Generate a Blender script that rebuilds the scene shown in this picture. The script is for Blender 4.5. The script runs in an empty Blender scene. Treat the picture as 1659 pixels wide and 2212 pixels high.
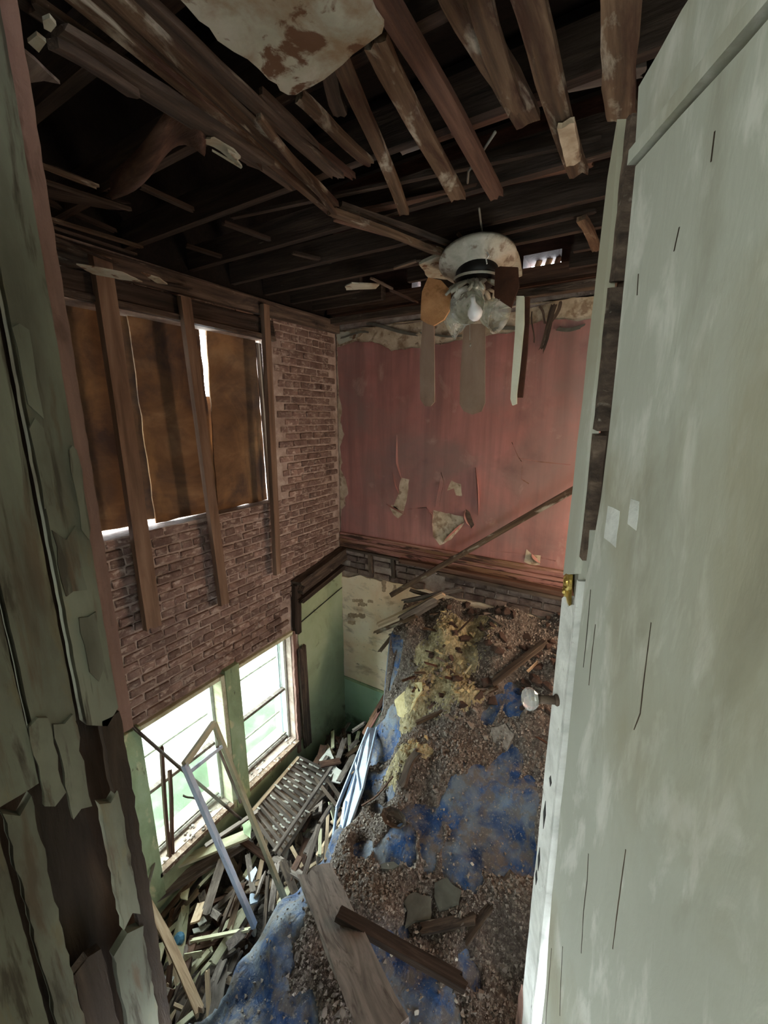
import bpy, bmesh, math, random
import numpy as np
from mathutils import Vector, Matrix, noise
random.seed(7)
S = bpy.context.scene
C = S.collection
V = Vector

# ------------------------------------------------------------------ camera
FPX = 890.0
PITCH = math.atan(206 / 890.0)
YAW = math.radians(30.9)
CAM = V((3.136, -4.144, 4.66))
cd = bpy.data.cameras.new('camera')
cam = bpy.data.objects.new('camera', cd)
C.objects.link(cam)
cd.sensor_fit = 'VERTICAL'
cd.sensor_height = 24.0
cd.lens = 24.0 * FPX / 2212.0
cd.clip_start = 0.02
cam.location = CAM
cam.rotation_euler = (math.pi / 2 - PITCH, 0, YAW)
S.camera = cam

# ------------------------------------------------------------------ world, exposure
w = bpy.data.worlds.new('overcast_sky')
S.world = w
w.use_nodes = True
wn = w.node_tree.nodes
bg = wn['Background']
bg.inputs['Color'].default_value = (0.86, 0.94, 1.0, 1)
bg.inputs['Strength'].default_value = 18.0
S.view_settings.view_transform = 'Standard'
S.view_settings.look = 'None'
S.view_settings.gamma = 1
S.view_settings.use_curve_mapping = False
S.view_settings.exposure = 1.1
try:
    S.cycles.max_bounces = 10
    S.cycles.diffuse_bounces = 6
    S.cycles.sample_clamp_indirect = 8
except Exception:
    pass


def area(name, loc, target, sx, sy, power, color, portal=False):
    l = bpy.data.lights.new(name, 'AREA')
    l.shape = 'RECTANGLE'
    l.size = sx
    l.size_y = sy
    l.energy = power
    l.color = color
    if portal:
        l.cycles.is_portal = True
    o = bpy.data.objects.new(name, l)
    C.objects.link(o)
    o.location = loc
    d = V(target) - V(loc)
    o.rotation_euler = d.to_track_quat('-Z', 'Y').to_euler()
    return o


area('sky_portal_low_window', (-0.36, -1.9, 1.5), (2, -1.9, 1.5), 2.1, 1.7, 1, (1, 1, 1), True)
area('sky_portal_hall_window', (1.95, -7.48, 4.85), (1.95, -4, 4.85), 0.4, 0.7, 1, (1, 1, 1), True)
# added lamps: hall fill brightening the door, warm side fill with no doorway there
area('hall_fill_light', (1.95, -7.3, 4.9), (3.0, -3.5, 4.3), 1.2, 1.5, 36, (0.96, 1.0, 0.9))
area('side_warm_fill', (4.2, -0.6, 3.75), (2.0, 0.0, 3.45), 0.5, 0.9, 28, (1.0, 0.72, 0.5))


# ------------------------------------------------------------------ image <-> world helpers
def ray(px, py):
    a = px - 829.5
    b = py - 1106
    dn = FPX * math.sin(PITCH) + b * math.cos(PITCH)
    fw = FPX * math.cos(PITCH) - b * math.sin(PITCH)
    return V((-fw * math.sin(YAW) + a * math.cos(YAW), fw * math.cos(YAW) + a * math.sin(YAW), -dn))


def on(px, py, ax, v):
    d = ray(px, py)
    return CAM + d * ((v - CAM[ax]) / d[ax])


def X(px, py, v=0.0): return on(px, py, 0, v)
def Y(px, py, v=0.0): return on(px, py, 1, v)
def G(px, py, v=0.0): return on(px, py, 2, v)


# ------------------------------------------------------------------ object helpers
WM = {}


def link(name, me, parent=None, M=None, kind=None):
    o = bpy.data.objects.new(name, me)
    C.objects.link(o)
    M = M or Matrix.Identity(4)
    if parent is not None:
        o.parent = parent
        o.matrix_parent_inverse = WM[parent.name].inverted()
    o.matrix_basis = M
    WM[o.name] = M.copy()
    if kind:
        o['kind'] = kind
    return o


def tag(o, label, cat, group=None, kind=None):
    o['label'] = label
    o['category'] = cat
    if group:
        o['group'] = group
    if kind:
        o['kind'] = kind
    return o


def root(name, loc, kind=None):
    return link(name, None, None, Matrix.Translation(V(loc)), kind)


def mesh(vs, fs, m=None, smooth=False):
    me = bpy.data.meshes.new('m')
    me.from_pydata([tuple(v) for v in vs], [], fs)
    me.validate()
    if m:
        me.materials.append(m)
    if smooth:
        me.polygons.foreach_set('use_smooth', [True] * len(me.polygons))
    me.update()
    return me


def bmm(bm, m=None, smooth=False):
    bmesh.ops.recalc_face_normals(bm, faces=bm.faces)
    me = bpy.data.meshes.new('m')
    bm.to_mesh(me)
    bm.free()
    if m:
        me.materials.append(m)
    if smooth:
        me.polygons.foreach_set('use_smooth', [True] * len(me.polygons))
    return me


class MB:
    def __init__(s):
        s.v = []
        s.f = []

    def add(s, vs, fs):
        n = len(s.v)
        s.v += [tuple(v) for v in vs]
        s.f += [tuple(i + n for i in f) for f in fs]

    def box(s, a, b):
        x0, y0, z0 = a
        x1, y1, z1 = b
        s.add([(x0, y0, z0), (x1, y0, z0), (x1, y1, z0), (x0, y1, z0), (x0, y0, z1), (x1, y0, z1), (x1, y1, z1), (x0, y1, z1)],
              [(0, 3, 2, 1), (4, 5, 6, 7), (0, 1, 5, 4), (1, 2, 6, 5), (2, 3, 7, 6), (3, 0, 4, 7)])

    def prism(s, pts, off):
        """polygon extruded by vector off"""
        n = len(pts)
        off = V(off)
        s.add([V(p) for p in pts] + [V(p) + off for p in pts],
              [tuple(range(n)), tuple(range(2 * n - 1, n - 1, -1))] + [(i, (i + 1) % n, n + (i + 1) % n, n + i) for i in range(n)])

    def tube(s, pts, r, n=8, cap=True):
        pts = [V(p) for p in pts]
        rs = r if isinstance(r, (list, tuple)) else [r] * len(pts)
        vs = []
        for i, p in enumerate(pts):
            d = (pts[min(i + 1, len(pts) - 1)] - pts[max(i - 1, 0)]).normalized()
            u = d.orthogonal().normalized() if i == 0 else (u - d * u.dot(d)).normalized()
            k = d.cross(u)
            for j in range(n):
                a = 2 * math.pi * j / n
                vs.append(p + (u * math.cos(a) + k * math.sin(a)) * rs[i])
        fs = [(i * n + j, i * n + (j + 1) % n, (i + 1) * n + (j + 1) % n, (i + 1) * n + j) for i in range(len(pts) - 1) for j in range(n)]
        if cap:
            fs += [tuple(range(n - 1, -1, -1)), tuple((len(pts) - 1) * n + j for j in range(n))]
        s.add(vs, fs)

    def lathe(s, prof, c=(0, 0, 0), n=24, M=None):
        vs = []
        for r, z in prof:
            for j in range(n):
                a = 2 * math.pi * j / n
                p = V((r * math.cos(a), r * math.sin(a), z))
                vs.append((M @ p if M else p) + V(c))
        s.add(vs, [(i * n + j, i * n + (j + 1) % n, (i + 1) * n + (j + 1) % n, (i + 1) * n + j) for i in range(len(prof) - 1) for j in range(n)])

    def out(s, name, m, parent=None, M=None, smooth=False, kind=None, bevel=0):
        bm = bmesh.new()
        me = mesh(s.v, s.f)
        bm.from_mesh(me)
        bmesh.ops.remove_doubles(bm, verts=bm.verts, dist=1e-6)
        if bevel:
            bmesh.ops.bevel(bm, geom=bm.edges[:], offset=bevel, segments=1, affect='EDGES')
        return link(name, bmm(bm, m, smooth), parent, M, kind)


def rough_line(a, b, amp, n=8, axis=None, seed=0):
    """points from a to b with sideways jitter"""
    r = random.Random(seed)
    a, b = V(a), V(b)
    d = (b - a)
    ax = V(axis) if axis else None
    out = []
    for i in range(n):
        t = i / n
        j = 0 if i == 0 else r.uniform(-amp, amp)
        out.append(a + d * t + (ax * j if ax else V((0, 0, 0))))
    return out


def ragged(pts, amp, step, plane_axes, seed=1):
    """polygon outline made ragged, in the plane given by two world axes"""
    r = random.Random(seed)
    out = []
    n = len(pts)
    for i in range(n):
        a, b = V(pts[i]), V(pts[(i + 1) % n])
        k = max(1, int((b - a).length / step))
        for q in range(k):
            p = a.lerp(b, q / k)
            if q:
                for ax in plane_axes:
                    p[ax] += r.uniform(-amp, amp)
            out.append(p)
    return out


# ------------------------------------------------------------------ materials
def ramp(nt, fac, stops, interp='LINEAR'):
    r = nt.nodes.new('ShaderNodeValToRGB')
    r.color_ramp.interpolation = interp
    e = r.color_ramp.elements
    while len(e) < len(stops):
        e.new(0.5)
    for k, (p, c) in enumerate(stops):
        e[k].position = p
        e[k].color = (c[0], c[1], c[2], 1) if not isinstance(c, (int, float)) else (c, c, c, 1)
    nt.links.new(fac, r.inputs['Fac'])
    return r.outputs['Color']


def sc(c):
    """sRGB 0-255 -> linear"""
    return tuple(((x / 255.0) / 12.92 if x <= 10 else ((x / 255.0 + 0.055) / 1.055) ** 2.4) for x in c)


MATS = {}


def mat(name, cols, scale=(6, 6, 6), detail=6, rough=0.85, bump=0.3, bscale=40, layers=(), spec=0.25, distort=0.4, objvar=0.15, bdist=0.01):
    """cols: ramp colours (sRGB). layers: (colour, scale vector, threshold, softness, seed[, strength])"""
    m = bpy.data.materials.new(name)
    m.use_nodes = True
    nt = m.node_tree
    N = nt.nodes
    L = nt.links
    b = N['Principled BSDF']
    b.inputs['Roughness'].default_value = rough
    b.inputs['Specular IOR Level'].default_value = spec
    tc = N.new('ShaderNodeTexCoord')
    oi = N.new('ShaderNodeObjectInfo')
    cmb = N.new('ShaderNodeVectorMath')
    cmb.operation = 'SCALE'
    cmb.inputs[0].default_value = (37.0, 19.0, 53.0)
    L.new(oi.outputs['Random'], cmb.inputs['Scale'])
    add = N.new('ShaderNodeVectorMath')
    L.new(tc.outputs['Object'], add.inputs[0])
    L.new(cmb.outputs[0], add.inputs[1])

    def nz(s, det=detail, off=0.0, ro=0.6, dist=distort):
        mp = N.new('ShaderNodeMapping')
        mp.inputs['Scale'].default_value = s if isinstance(s, (tuple, list)) else (s, s, s)
        mp.inputs['Location'].default_value = (off, off * 1.7, off * 0.6)
        L.new(add.outputs[0], mp.inputs['Vector'])
        t = N.new('ShaderNodeTexNoise')
        t.inputs['Scale'].default_value = 1
        t.inputs['Detail'].default_value = det
        t.inputs['Roughness'].default_value = ro
        t.inputs['Distortion'].default_value = dist
        L.new(mp.outputs[0], t.inputs['Vector'])
        return t.outputs['Fac']
    k = len(cols)
    st = [(0.3 + 0.42 * i / max(1, k - 1), sc(c)) for i, c in enumerate(cols)]
    col = ramp(nt, nz(scale), st)
    for ly in layers:
        c, s, th, so, sd = ly[:5]
        stg = ly[5] if len(ly) > 5 else 1.0
        f = ramp(nt, nz(s, 7, sd * 7.3), [(th - so, 0.0), (th + so, stg)])
        mx = N.new('ShaderNodeMix')
        mx.data_type = 'RGBA'
        L.new(f, mx.inputs['Factor'])
        L.new(col, mx.inputs[6])
        mx.inputs[7].default_value = (*sc(c), 1)
        col = mx.outputs[2]
    if objvar:
        hs = N.new('ShaderNodeHueSaturation')
        mr = N.new('ShaderNodeMapRange')
        mr.inputs['To Min'].default_value = 1 - objvar
        mr.inputs['To Max'].default_value = 1 + objvar
        L.new(oi.outputs['Random'], mr.inputs['Value'])
        L.new(mr.outputs[0], hs.inputs['Value'])
        L.new(col, hs.inputs['Color'])
        col = hs.outputs['Color']
    L.new(col, b.inputs['Base Color'])
    if bump:
        bp = N.new('ShaderNodeBump')
        bp.inputs['Strength'].default_value = bump
        bp.inputs['Distance'].default_value = bdist
        bs = bscale if isinstance(bscale, (tuple, list)) else (bscale,) * 3
        L.new(nz(bs, 5, 3.1), bp.inputs['Height'])
        L.new(bp.outputs[0], b.inputs['Normal'])
    MATS[name] = m
    return m


def glass(name, col, rough, alpha=0.25):
    m = bpy.data.materials.new(name)
    m.use_nodes = True
    nt = m.node_tree
    N = nt.nodes
    L = nt.links
    b = N['Principled BSDF']
    b.inputs['Base Color'].default_value = (*sc(col), 1)
    b.inputs['Roughness'].default_value = rough
    tr = N.new('ShaderNodeBsdfTransparent')
    tr.inputs['Color'].default_value = (0.92, 0.96, 0.93, 1)
    mx = N.new('ShaderNodeMixShader')
    t = N.new('ShaderNodeTexNoise')
    t.inputs['Scale'].default_value = 3
    t.inputs['Detail'].default_value = 6
    mr = N.new('ShaderNodeMapRange')
    mr.inputs['From Min'].default_value = 0.35
    mr.inputs['From Max'].default_value = 0.7
    mr.inputs['To Min'].default_value = alpha * 0.4
    mr.inputs['To Max'].default_value = alpha * 1.4
    L.new(t.outputs['Fac'], mr.inputs['Value'])
    L.new(mr.outputs[0], mx.inputs[0])
    L.new(tr.outputs[0], mx.inputs[1])
    L.new(b.outputs[0], mx.inputs[2])
    L.new(mx.outputs[0], N['Material Output'].inputs['Surface'])
    return m


GR = (2, 30, 30)     # grain along local x
wood_dark = mat('old_dark_wood', [(48, 40, 34), (80, 67, 57), (112, 97, 83)], GR, bump=0.5, bscale=(8, 90, 90), layers=[((36, 30, 26), (3, 12, 12), 0.6, 0.08, 1), ((160, 152, 138), (6, 40, 40), 0.68, 0.05, 2, 0.6)])
wood_joist = mat('dark_joist_wood', [(32, 26, 22), (54, 43, 36), (78, 64, 54)], GR, bump=0.5, bscale=(8, 90, 90), layers=[((150, 140, 128), (3, 20, 20), 0.72, 0.04, 2, 0.6)])  # dark wood, colour lowered further so the ceiling stays dim
wood_strip = mat('whitewashed_furring_wood', [(58, 45, 34), (88, 69, 52), (118, 97, 76)], GR, bump=0.5, bscale=(8, 90, 90), layers=[((172, 164, 146), (4, 10, 10), 0.61, 0.05, 2, 0.8), ((60, 37, 28), (3, 14, 14), 0.58, 0.08, 4)])
wood_red = mat('reddish_old_wood', [(60, 42, 34), (84, 60, 48), (112, 84, 68)], GR, bump=0.5, bscale=(8, 90, 90))
wood_stud = mat('brown_stud_wood', [(92, 73, 58), (118, 94, 76), (138, 114, 94)], (1.5, 14, 14), bump=0.3, bscale=(8, 70, 70), objvar=0.06)
wood_grey = mat('weathered_grey_wood', [(74, 66, 60), (108, 98, 90), (138, 126, 116)], GR, bump=0.6, bscale=(6, 70, 70), layers=[((62, 52, 46), (2, 10, 10), 0.6, 0.1, 1), ((170, 160, 148), (4, 20, 20), 0.66, 0.05, 3, 0.5)])
wood_plank = mat('dusty_plank_wood', [(100, 90, 84), (132, 120, 112), (156, 142, 134)], (2.5, 14, 14), bump=0.6, bscale=(6, 60, 60), distort=1.6, layers=[((72, 60, 54), (4, 16, 16), 0.62, 0.06, 1, 0.8)], objvar=0.03)
wood_tan = mat('fresh_broken_wood', [(146, 122, 98), (182, 158, 130), (206, 186, 160)], GR, bump=0.5, bscale=(8, 80, 80))
wood_cream = mat('cream_painted_wood', [(160, 156, 126), (186, 182, 152), (204, 200, 174)], (4, 14, 14), bump=0.3, bscale=30, layers=[((104, 84, 62), (8, 30, 30), 0.66, 0.04, 2, 0.8)])
wood_white = mat('chipped_white_wood', [(170, 172, 166), (196, 198, 192), (212, 214, 208)], (4, 14, 14), bump=0.3, bscale=30, layers=[((110, 90, 72), (7, 24, 24), 0.68, 0.04, 2, 0.8)])
wood_green = mat('green_painted_trim', [(120, 138, 104), (146, 162, 126), (166, 180, 146)], (5, 5, 2), bump=0.3, bscale=30, layers=[((196, 190, 150), (10, 10, 5), 0.64, 0.04, 2, 0.8), ((70, 60, 48), (12, 12, 4), 0.68, 0.04, 5, 0.9)], objvar=0.05)
wood_blue = mat('pale_blue_painted_metal', [(150, 166, 186), (176, 190, 208), (196, 206, 220)], (4, 14, 14), rough=0.55, bump=0.15, bscale=30, layers=[((110, 120, 138), (5, 20, 20), 0.62, 0.06, 2, 0.7)])
ply = mat('old_plywood', [(86, 64, 44), (118, 90, 64), (146, 118, 88)], (1.2, 1.6, 3.2), bump=0.2, bscale=(20, 8, 60), distort=0.8, layers=[((66, 54, 50), (1, 1.3, 1.6), 0.54, 0.09, 2, 0.9), ((168, 130, 86), (1, 2, 1), 0.64, 0.1, 5, 0.6), ((46, 30, 20), (5, 9, 7), 0.74, 0.02, 8, 0.9)], objvar=0.1)
mortar = mat('lime_mortar', [(142, 124, 114), (166, 148, 136), (186, 170, 158)], (10, 10, 10), bump=0.9, bscale=60, layers=[((96, 78, 70), (3, 3, 3), 0.6, 0.1, 2, 0.7)], objvar=0)
brickm = mat('soft_red_brick', [(92, 73, 66), (120, 98, 88), (144, 121, 110)], (8, 8, 8), bump=0.8, bscale=50, layers=[((172, 156, 144), (14, 14, 26), 0.58, 0.05, 2, 0.8), ((62, 50, 46), (5, 5, 5), 0.66, 0.06, 4, 0.8)], objvar=0.28)
scarm = mat('brown_scar', [(150, 126, 102), (172, 148, 122), (190, 168, 142)], (20, 20, 20), bump=0.2, objvar=0.2)
stonem = mat('grey_block_masonry', [(86, 72, 66), (116, 100, 92), (140, 124, 114)], (10, 10, 10), bump=0.8, bscale=50, layers=[((60, 40, 36), (4, 4, 4), 0.6, 0.06, 2, 0.8)], objvar=0.25)
pink = mat('dusty_pink_paint', [(150, 100, 92), (172, 116, 107), (188, 132, 122)], (1.0, 1, 1.2), bump=0.12, bscale=20, rough=0.55, spec=0.3,
           layers=[((118, 90, 84), (7, 1, 0.5), 0.50, 0.12, 2, 0.65), ((134, 112, 104), (1.0, 1, 1.0), 0.54, 0.08, 9, 0.7), ((200, 168, 150), (2.4, 1, 2.4), 0.66, 0.06, 5, 0.5), ((104, 78, 72), (1.6, 1, 1.6), 0.66, 0.1, 12, 0.7)], objvar=0)
pinkwood = mat('pink_painted_moulding', [(124, 86, 78), (148, 104, 94), (166, 124, 112)], (1.5, 14, 14), bump=0.5, bscale=30, layers=[((120, 90, 64), (2, 20, 20), 0.52, 0.05, 2, 0.9), ((56, 38, 30), (2, 16, 16), 0.56, 0.04, 5, 0.9)], objvar=0.08)
undercoat = mat('bare_buff_plaster', [(156, 136, 110), (186, 168, 142), (206, 192, 168)], (9, 9, 9), bump=0.5, bscale=30, layers=[((120, 96, 74), (8, 8, 8), 0.58, 0.05, 2, 0.8), ((84, 64, 50), (16, 16, 16), 0.66, 0.03, 6, 0.8)])
cream = mat('smoke_stained_cream_plaster', [(222, 202, 172), (234, 218, 194), (242, 230, 210)], (1.6, 1.6, 1.6), bump=0.2, bscale=25, layers=[((150, 128, 110), (3.2, 3, 7), 0.62, 0.07, 2, 0.75), ((214, 168, 124), (1.2, 1, 1.8), 0.56, 0.1, 7, 0.5), ((84, 70, 60), (9, 9, 20), 0.68, 0.04, 5, 0.8)], objvar=0)
greenw = mat('green_plaster', [(136, 148, 118), (156, 168, 134), (174, 184, 152)], (1.4, 1.4, 1.4), bump=0.2, bscale=25, layers=[((58, 60, 48), (1.0, 1.4, 1.0), 0.60, 0.08, 3, 0.75), ((96, 100, 80), (6, 6, 6), 0.66, 0.04, 5, 0.7)], objvar=0)
mintw = mat('mint_green_plaster', [(140, 172, 146), (158, 190, 162), (172, 200, 174)], (1.4, 1.4, 1.4), bump=0.2, bscale=25, layers=[((70, 76, 62), (1.8, 1.8, 1.8), 0.64, 0.06, 3, 0.8)], objvar=0)
ceilplaster = mat('water_stained_ceiling_plaster', [(150, 148, 130), (172, 170, 152), (188, 186, 170)], (5, 5, 5), bump=0.3, bscale=30, layers=[((132, 106, 76), (5, 5, 5), 0.54, 0.08, 2, 0.8), ((96, 66, 44), (9, 9, 9), 0.59, 0.03, 4, 0.95)], objvar=0)
doorpaint = mat('grimy_white_door_paint', [(150, 152, 140), (163, 165, 153), (174, 176, 164)], (1.2, 1.2, 0.6), rough=0.6, bump=0.15, bscale=(25, 25, 8), spec=0.25,
                layers=[((206, 206, 198), (16, 16, 5), 0.58, 0.06, 2, 0.5), ((140, 134, 112), (1.6, 1.6, 0.9), 0.54, 0.06, 7, 0.7), ((120, 116, 100), (5, 5, 1.2), 0.64, 0.06, 12, 0.5), ((62, 56, 48), (26, 26, 5), 0.77, 0.012, 9, 0.9)], objvar=0)
jambpaint = mat('grimy_green_jamb_paint', [(102, 103, 90), (120, 121, 106), (134, 135, 118)], (4, 6, 1.2), bump=0.12, bscale=(30, 40, 10), layers=[((130, 120, 92), (3, 14, 3), 0.57, 0.03, 2, 0.6), ((60, 52, 42), (6, 26, 3), 0.60, 0.04, 4, 0.85), ((104, 86, 68), (2, 14, 2), 0.60, 0.04, 6, 0.8), ((66, 60, 50), (2, 3, 1), 0.54, 0.1, 11, 0.7)], objvar=0.1)
jambdark = mat('rotten_brown_jamb_wood', [(34, 26, 20), (56, 44, 34), (78, 62, 48)], (20, 20, 2), bump=0.6, bscale=(60, 60, 8), objvar=0.1)
pinkedge = mat('pink_plaster_edge', [(112, 86, 78), (130, 100, 90), (142, 114, 104)], (8, 20, 2), bump=0.4, bscale=30, layers=[((80, 60, 52), (10, 20, 5), 0.6, 0.06, 2, 0.8)], objvar=0)
greyplaster = mat('dirty_grey_plaster', [(78, 76, 68), (100, 98, 88), (118, 116, 104)], (5, 5, 5), bump=0.4, bscale=30)
hallpaint = mat('hall_wall_paint', [(150, 152, 140), (160, 162, 150), (170, 172, 160)], (2, 2, 2), bump=0.1, bscale=20, objvar=0)
lathm = mat('lath_backing_plaster', [(84, 66, 54), (120, 100, 84), (150, 132, 116)], (12, 25, 25), bump=0.6, bscale=60, layers=[((196, 186, 172), (16, 22, 22), 0.6, 0.04, 2, 0.8)])
dirtm = mat('rubble_dirt', [(76, 66, 60), (118, 106, 98), (166, 154, 143)], (34, 34, 34), bump=1.0, bscale=90, detail=8, layers=[((84, 72, 66), (2, 2, 2), 0.55, 0.12, 2, 0.6), ((206, 196, 182), (60, 60, 60), 0.66, 0.03, 4, 0.8)], objvar=0, bdist=0.02)
buffdirt = mat('buff_plaster_dust', [(150, 136, 104), (188, 174, 136), (222, 210, 176)], (30, 30, 30), bump=1.0, bscale=90, detail=8, layers=[((112, 98, 76), (4, 4, 4), 0.58, 0.08, 2, 0.8)], objvar=0, bdist=0.02)
tarpm = mat('blue_tarpaulin', [(20, 42, 76), (28, 60, 106), (42, 92, 152)], (5, 5, 5), rough=0.6, bump=0.6, bscale=(14, 14, 14), spec=0.3, layers=[((122, 128, 132), (4, 4, 4), 0.50, 0.09, 2, 0.75), ((106, 98, 90), (11, 11, 11), 0.54, 0.06, 4, 0.8), ((146, 140, 132), (60, 60, 60), 0.62, 0.04, 8, 0.7)], objvar=0, bdist=0.03)
floorm = mat('dark_ground_rubble', [(60, 53, 48), (96, 88, 80), (136, 126, 116)], (22, 22, 22), bump=1.0, bscale=70, objvar=0, bdist=0.02)
chunkm = mat('mortar_chunk', [(104, 95, 88), (138, 128, 119), (168, 158, 147)], (25, 25, 25), bump=0.6, bscale=80, objvar=0.4)
clodm = mat('brown_clod', [(62, 48, 43), (86, 68, 60), (108, 88, 79)], (12, 12, 12), bump=0.7, bscale=60, objvar=0.25)
flakem = mat('buff_plaster_flake', [(168, 152, 108), (196, 182, 138), (214, 202, 164)], (15, 15, 15), bump=0.3, bscale=50, objvar=0.25)
whiteflake = mat('pale_paint_flake', [(180, 178, 166), (204, 202, 192), (222, 220, 212)], (15, 15, 15), bump=0.3, bscale=50, objvar=0.15)
fanblade = mat('orange_swollen_fibreboard', [(168, 118, 74), (190, 138, 92), (206, 156, 110)], (9, 9, 9), bump=0.6, bscale=60, layers=[((120, 80, 50), (12, 12, 12), 0.6, 0.06, 2, 0.8)], objvar=0.03)
fanblade2 = mat('dark_brown_blade_veneer', [(50, 28, 18), (66, 38, 24), (80, 48, 32)], (9, 3, 9), bump=0.2, objvar=0)
fantan = mat('dusty_tan_blade', [(124, 98, 80), (142, 116, 96), (156, 132, 112)], (6, 6, 3), bump=0.2, bscale=30, objvar=0.05)
fanpale = mat('pale_cream_blade_edge', [(190, 186, 160), (206, 202, 178), (214, 212, 192)], (6, 6, 3), bump=0.2, objvar=0)
fanmetal = mat('dusty_cream_fan_metal', [(150, 146, 130), (176, 172, 156), (196, 192, 178)], (12, 12, 12), rough=0.5, bump=0.2, bscale=40, layers=[((96, 74, 54), (14, 14, 14), 0.6, 0.05, 2, 0.7)], objvar=0)
brass = mat('tarnished_brass', [(150, 124, 60), (190, 164, 92), (214, 194, 130)], (30, 30, 30), rough=0.35, bump=0.3, objvar=0)
brass.node_tree.nodes['Principled BSDF'].inputs['Metallic'].default_value = 0.8
blackm = mat('black_metal', [(16, 14, 14), (22, 20, 18), (30, 26, 24)], rough=0.5, bump=0.1, objvar=0)
plasticblue = mat('blue_plastic', [(80, 132, 166), (92, 146, 180), (104, 156, 188)], rough=0.4, bump=0.1, objvar=0)
wirem = mat('grey_cable', [(100, 96, 88), (120, 116, 106), (140, 134, 122)], bump=0, objvar=0)
roofm = mat('dark_attic_boards', [(14, 11, 10), (22, 17, 14), (30, 23, 19)], GR, bump=0.4, objvar=0.1)  # near-black colour stands in for the unlit attic
gablem = mat('dark_gable_boards', [(44, 28, 24), (64, 42, 36), (84, 58, 48)], (4, 4, 18), bump=0.4, objvar=0)  # attic shade put into the colour of the gable boards
grassm = mat('overgrown_grass', [(30, 44, 26), (42, 58, 36), (58, 74, 50)], (2, 5, 2), bump=0.3, objvar=0, layers=[((90, 96, 84), (5, 1.5, 5), 0.6, 0.1, 3, 0.5)])
pavem = mat('pale_concrete_yard', [(120, 122, 116), (136, 138, 130), (150, 152, 144)], (1, 1, 1), bump=0.2, objvar=0)
hedgem = mat('hedge_leaves', [(40, 56, 34), (56, 74, 46), (76, 92, 62)], (6, 6, 6), bump=0.4, objvar=0.1)
pane = glass('dusty_window_glass', (200, 214, 200), 0.3, 0.22)
clearglass = glass('frosted_shade_glass', (206, 202, 190), 0.5, 0.45)


def matglass(name, rough=0.05):
    m = bpy.data.materials.new(name)
    m.use_nodes = True
    b = m.node_tree.nodes['Principled BSDF']
    b.inputs['Base Color'].default_value = (0.95, 0.95, 0.93, 1)
    b.inputs['Roughness'].default_value = rough
    b.inputs['Transmission Weight'].default_value = 0.75
    b.inputs['Specular IOR Level'].default_value = 0.8
    return m


knobglass = matglass('cut_glass', 0.12)
bulbm = matglass('bulb_glass', 0.2)
bulbm.node_tree.nodes['Principled BSDF'].inputs['Transmission Weight'].default_value = 0.25


# ------------------------------------------------------------------ board builder
def board_mesh(L, W, T, m, seg=6, jag=(0.5, 0.5), bow=0.0, wob=0.0, seed=None):
    r = random.Random(seed if seed is not None else random.random())
    nw = 4 if W > 0.03 else 2
    vs = []
    je = [[r.uniform(0, 1) ** 1.5 * j * W for _ in range(nw + 1)] for j in jag]
    ph = r.uniform(0, 6)
    for i in range(seg + 1):
        t = i / seg
        for s in (-1, 1):
            for k in range(nw + 1):
                x = L * t
                if i == 0:
                    x += je[0][k] + (r.uniform(0, 0.15) * W if s > 0 else 0) * (jag[0] > 0)
                if i == seg:
                    x -= je[1][k] + (r.uniform(0, 0.15) * W if s > 0 else 0) * (jag[1] > 0)
                y = W * (k / nw - 0.5) + wob * math.sin(ph + 5 * t) + (r.uniform(-1, 1) * W * 0.03 if k in (0, nw) else 0)
                z = s * T / 2 + bow * math.sin(math.pi * t)
                vs.append((x, y, z))
    A = 2 * (nw + 1)
    fs = []
    for i in range(seg):
        a, b = i * A, (i + 1) * A
        for k in range(nw):
            fs.append((a + k, b + k, b + k + 1, a + k + 1))
            fs.append((a + nw + 1 + k, a + nw + 2 + k, b + nw + 2 + k, b + nw + 1 + k))
        fs.append((a, a + nw + 1, b + nw + 1, b))
        fs.append((a + nw, b + nw, b + 2 * nw + 1, a + 2 * nw + 1))
    for a in (0, seg * A):
        for k in range(nw):
            fs.append((a + k, a + k + 1, a + nw + 2 + k, a + nw + 1 + k))
    me = mesh(vs, fs)
    bm = bmesh.new()
    bm.from_mesh(me)
    return bmm(bm, m)


def frame_of(p0, p1, up=(0, 0, 1)):
    p0, p1, up = V(p0), V(p1), V(up)
    x = (p1 - p0).normalized()
    y = up.cross(x)
    if y.length < 1e-4:
        y = x.orthogonal()
    y.normalize()
    z = x.cross(y)
    M = Matrix((x, y, z)).transposed().to_4x4()
    M.translation = p0
    return M


def board(name, p0, p1, W, T, m, parent=None, up=(0, 0, 1), **k):
    """W is measured across, T along 'up'"""
    L = (V(p1) - V(p0)).length
    return link(name, board_mesh(L, W, T, m, **k), parent, frame_of(p0, p1, up))


# ================================================================== THE SHELL
# ---- left wall (window wall), inner face x = 0
YB, YT = -3.95, 0.0
wl = root('wall_left', (0, -2, 0), 'structure')
b = MB()
low = [(-2.76, -1.98), (-1.79, -1.0)]
LZ0, LZ1 = 0.80, 2.22
UZ0, UZ1 = 3.80, 5.38
UY0, UY1 = -2.84, -1.08
for z0, z1, y0, y1 in [(0, LZ0, YB, 0.3), (LZ0, LZ1, YB, low[0][0]), (LZ0, LZ1, low[0][1], low[1][0]), (LZ0, LZ1, low[1][1], 0.3),
                       (LZ1, UZ0, YB, 0.3), (UZ0, UZ1, YB, UY0), (UZ0, UZ1, UY1, 0.3), (UZ1, 5.74, YB, 0.3)]:
    b.box((-0.34, y0, z0), (-0.010, y1, z1))
b.out('mortar_core', mortar, wl)
b = MB()
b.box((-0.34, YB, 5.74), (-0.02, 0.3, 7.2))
b.out('attic_boarding', roofm, wl)  # wall top coloured near black so the attic reads unlit

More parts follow.
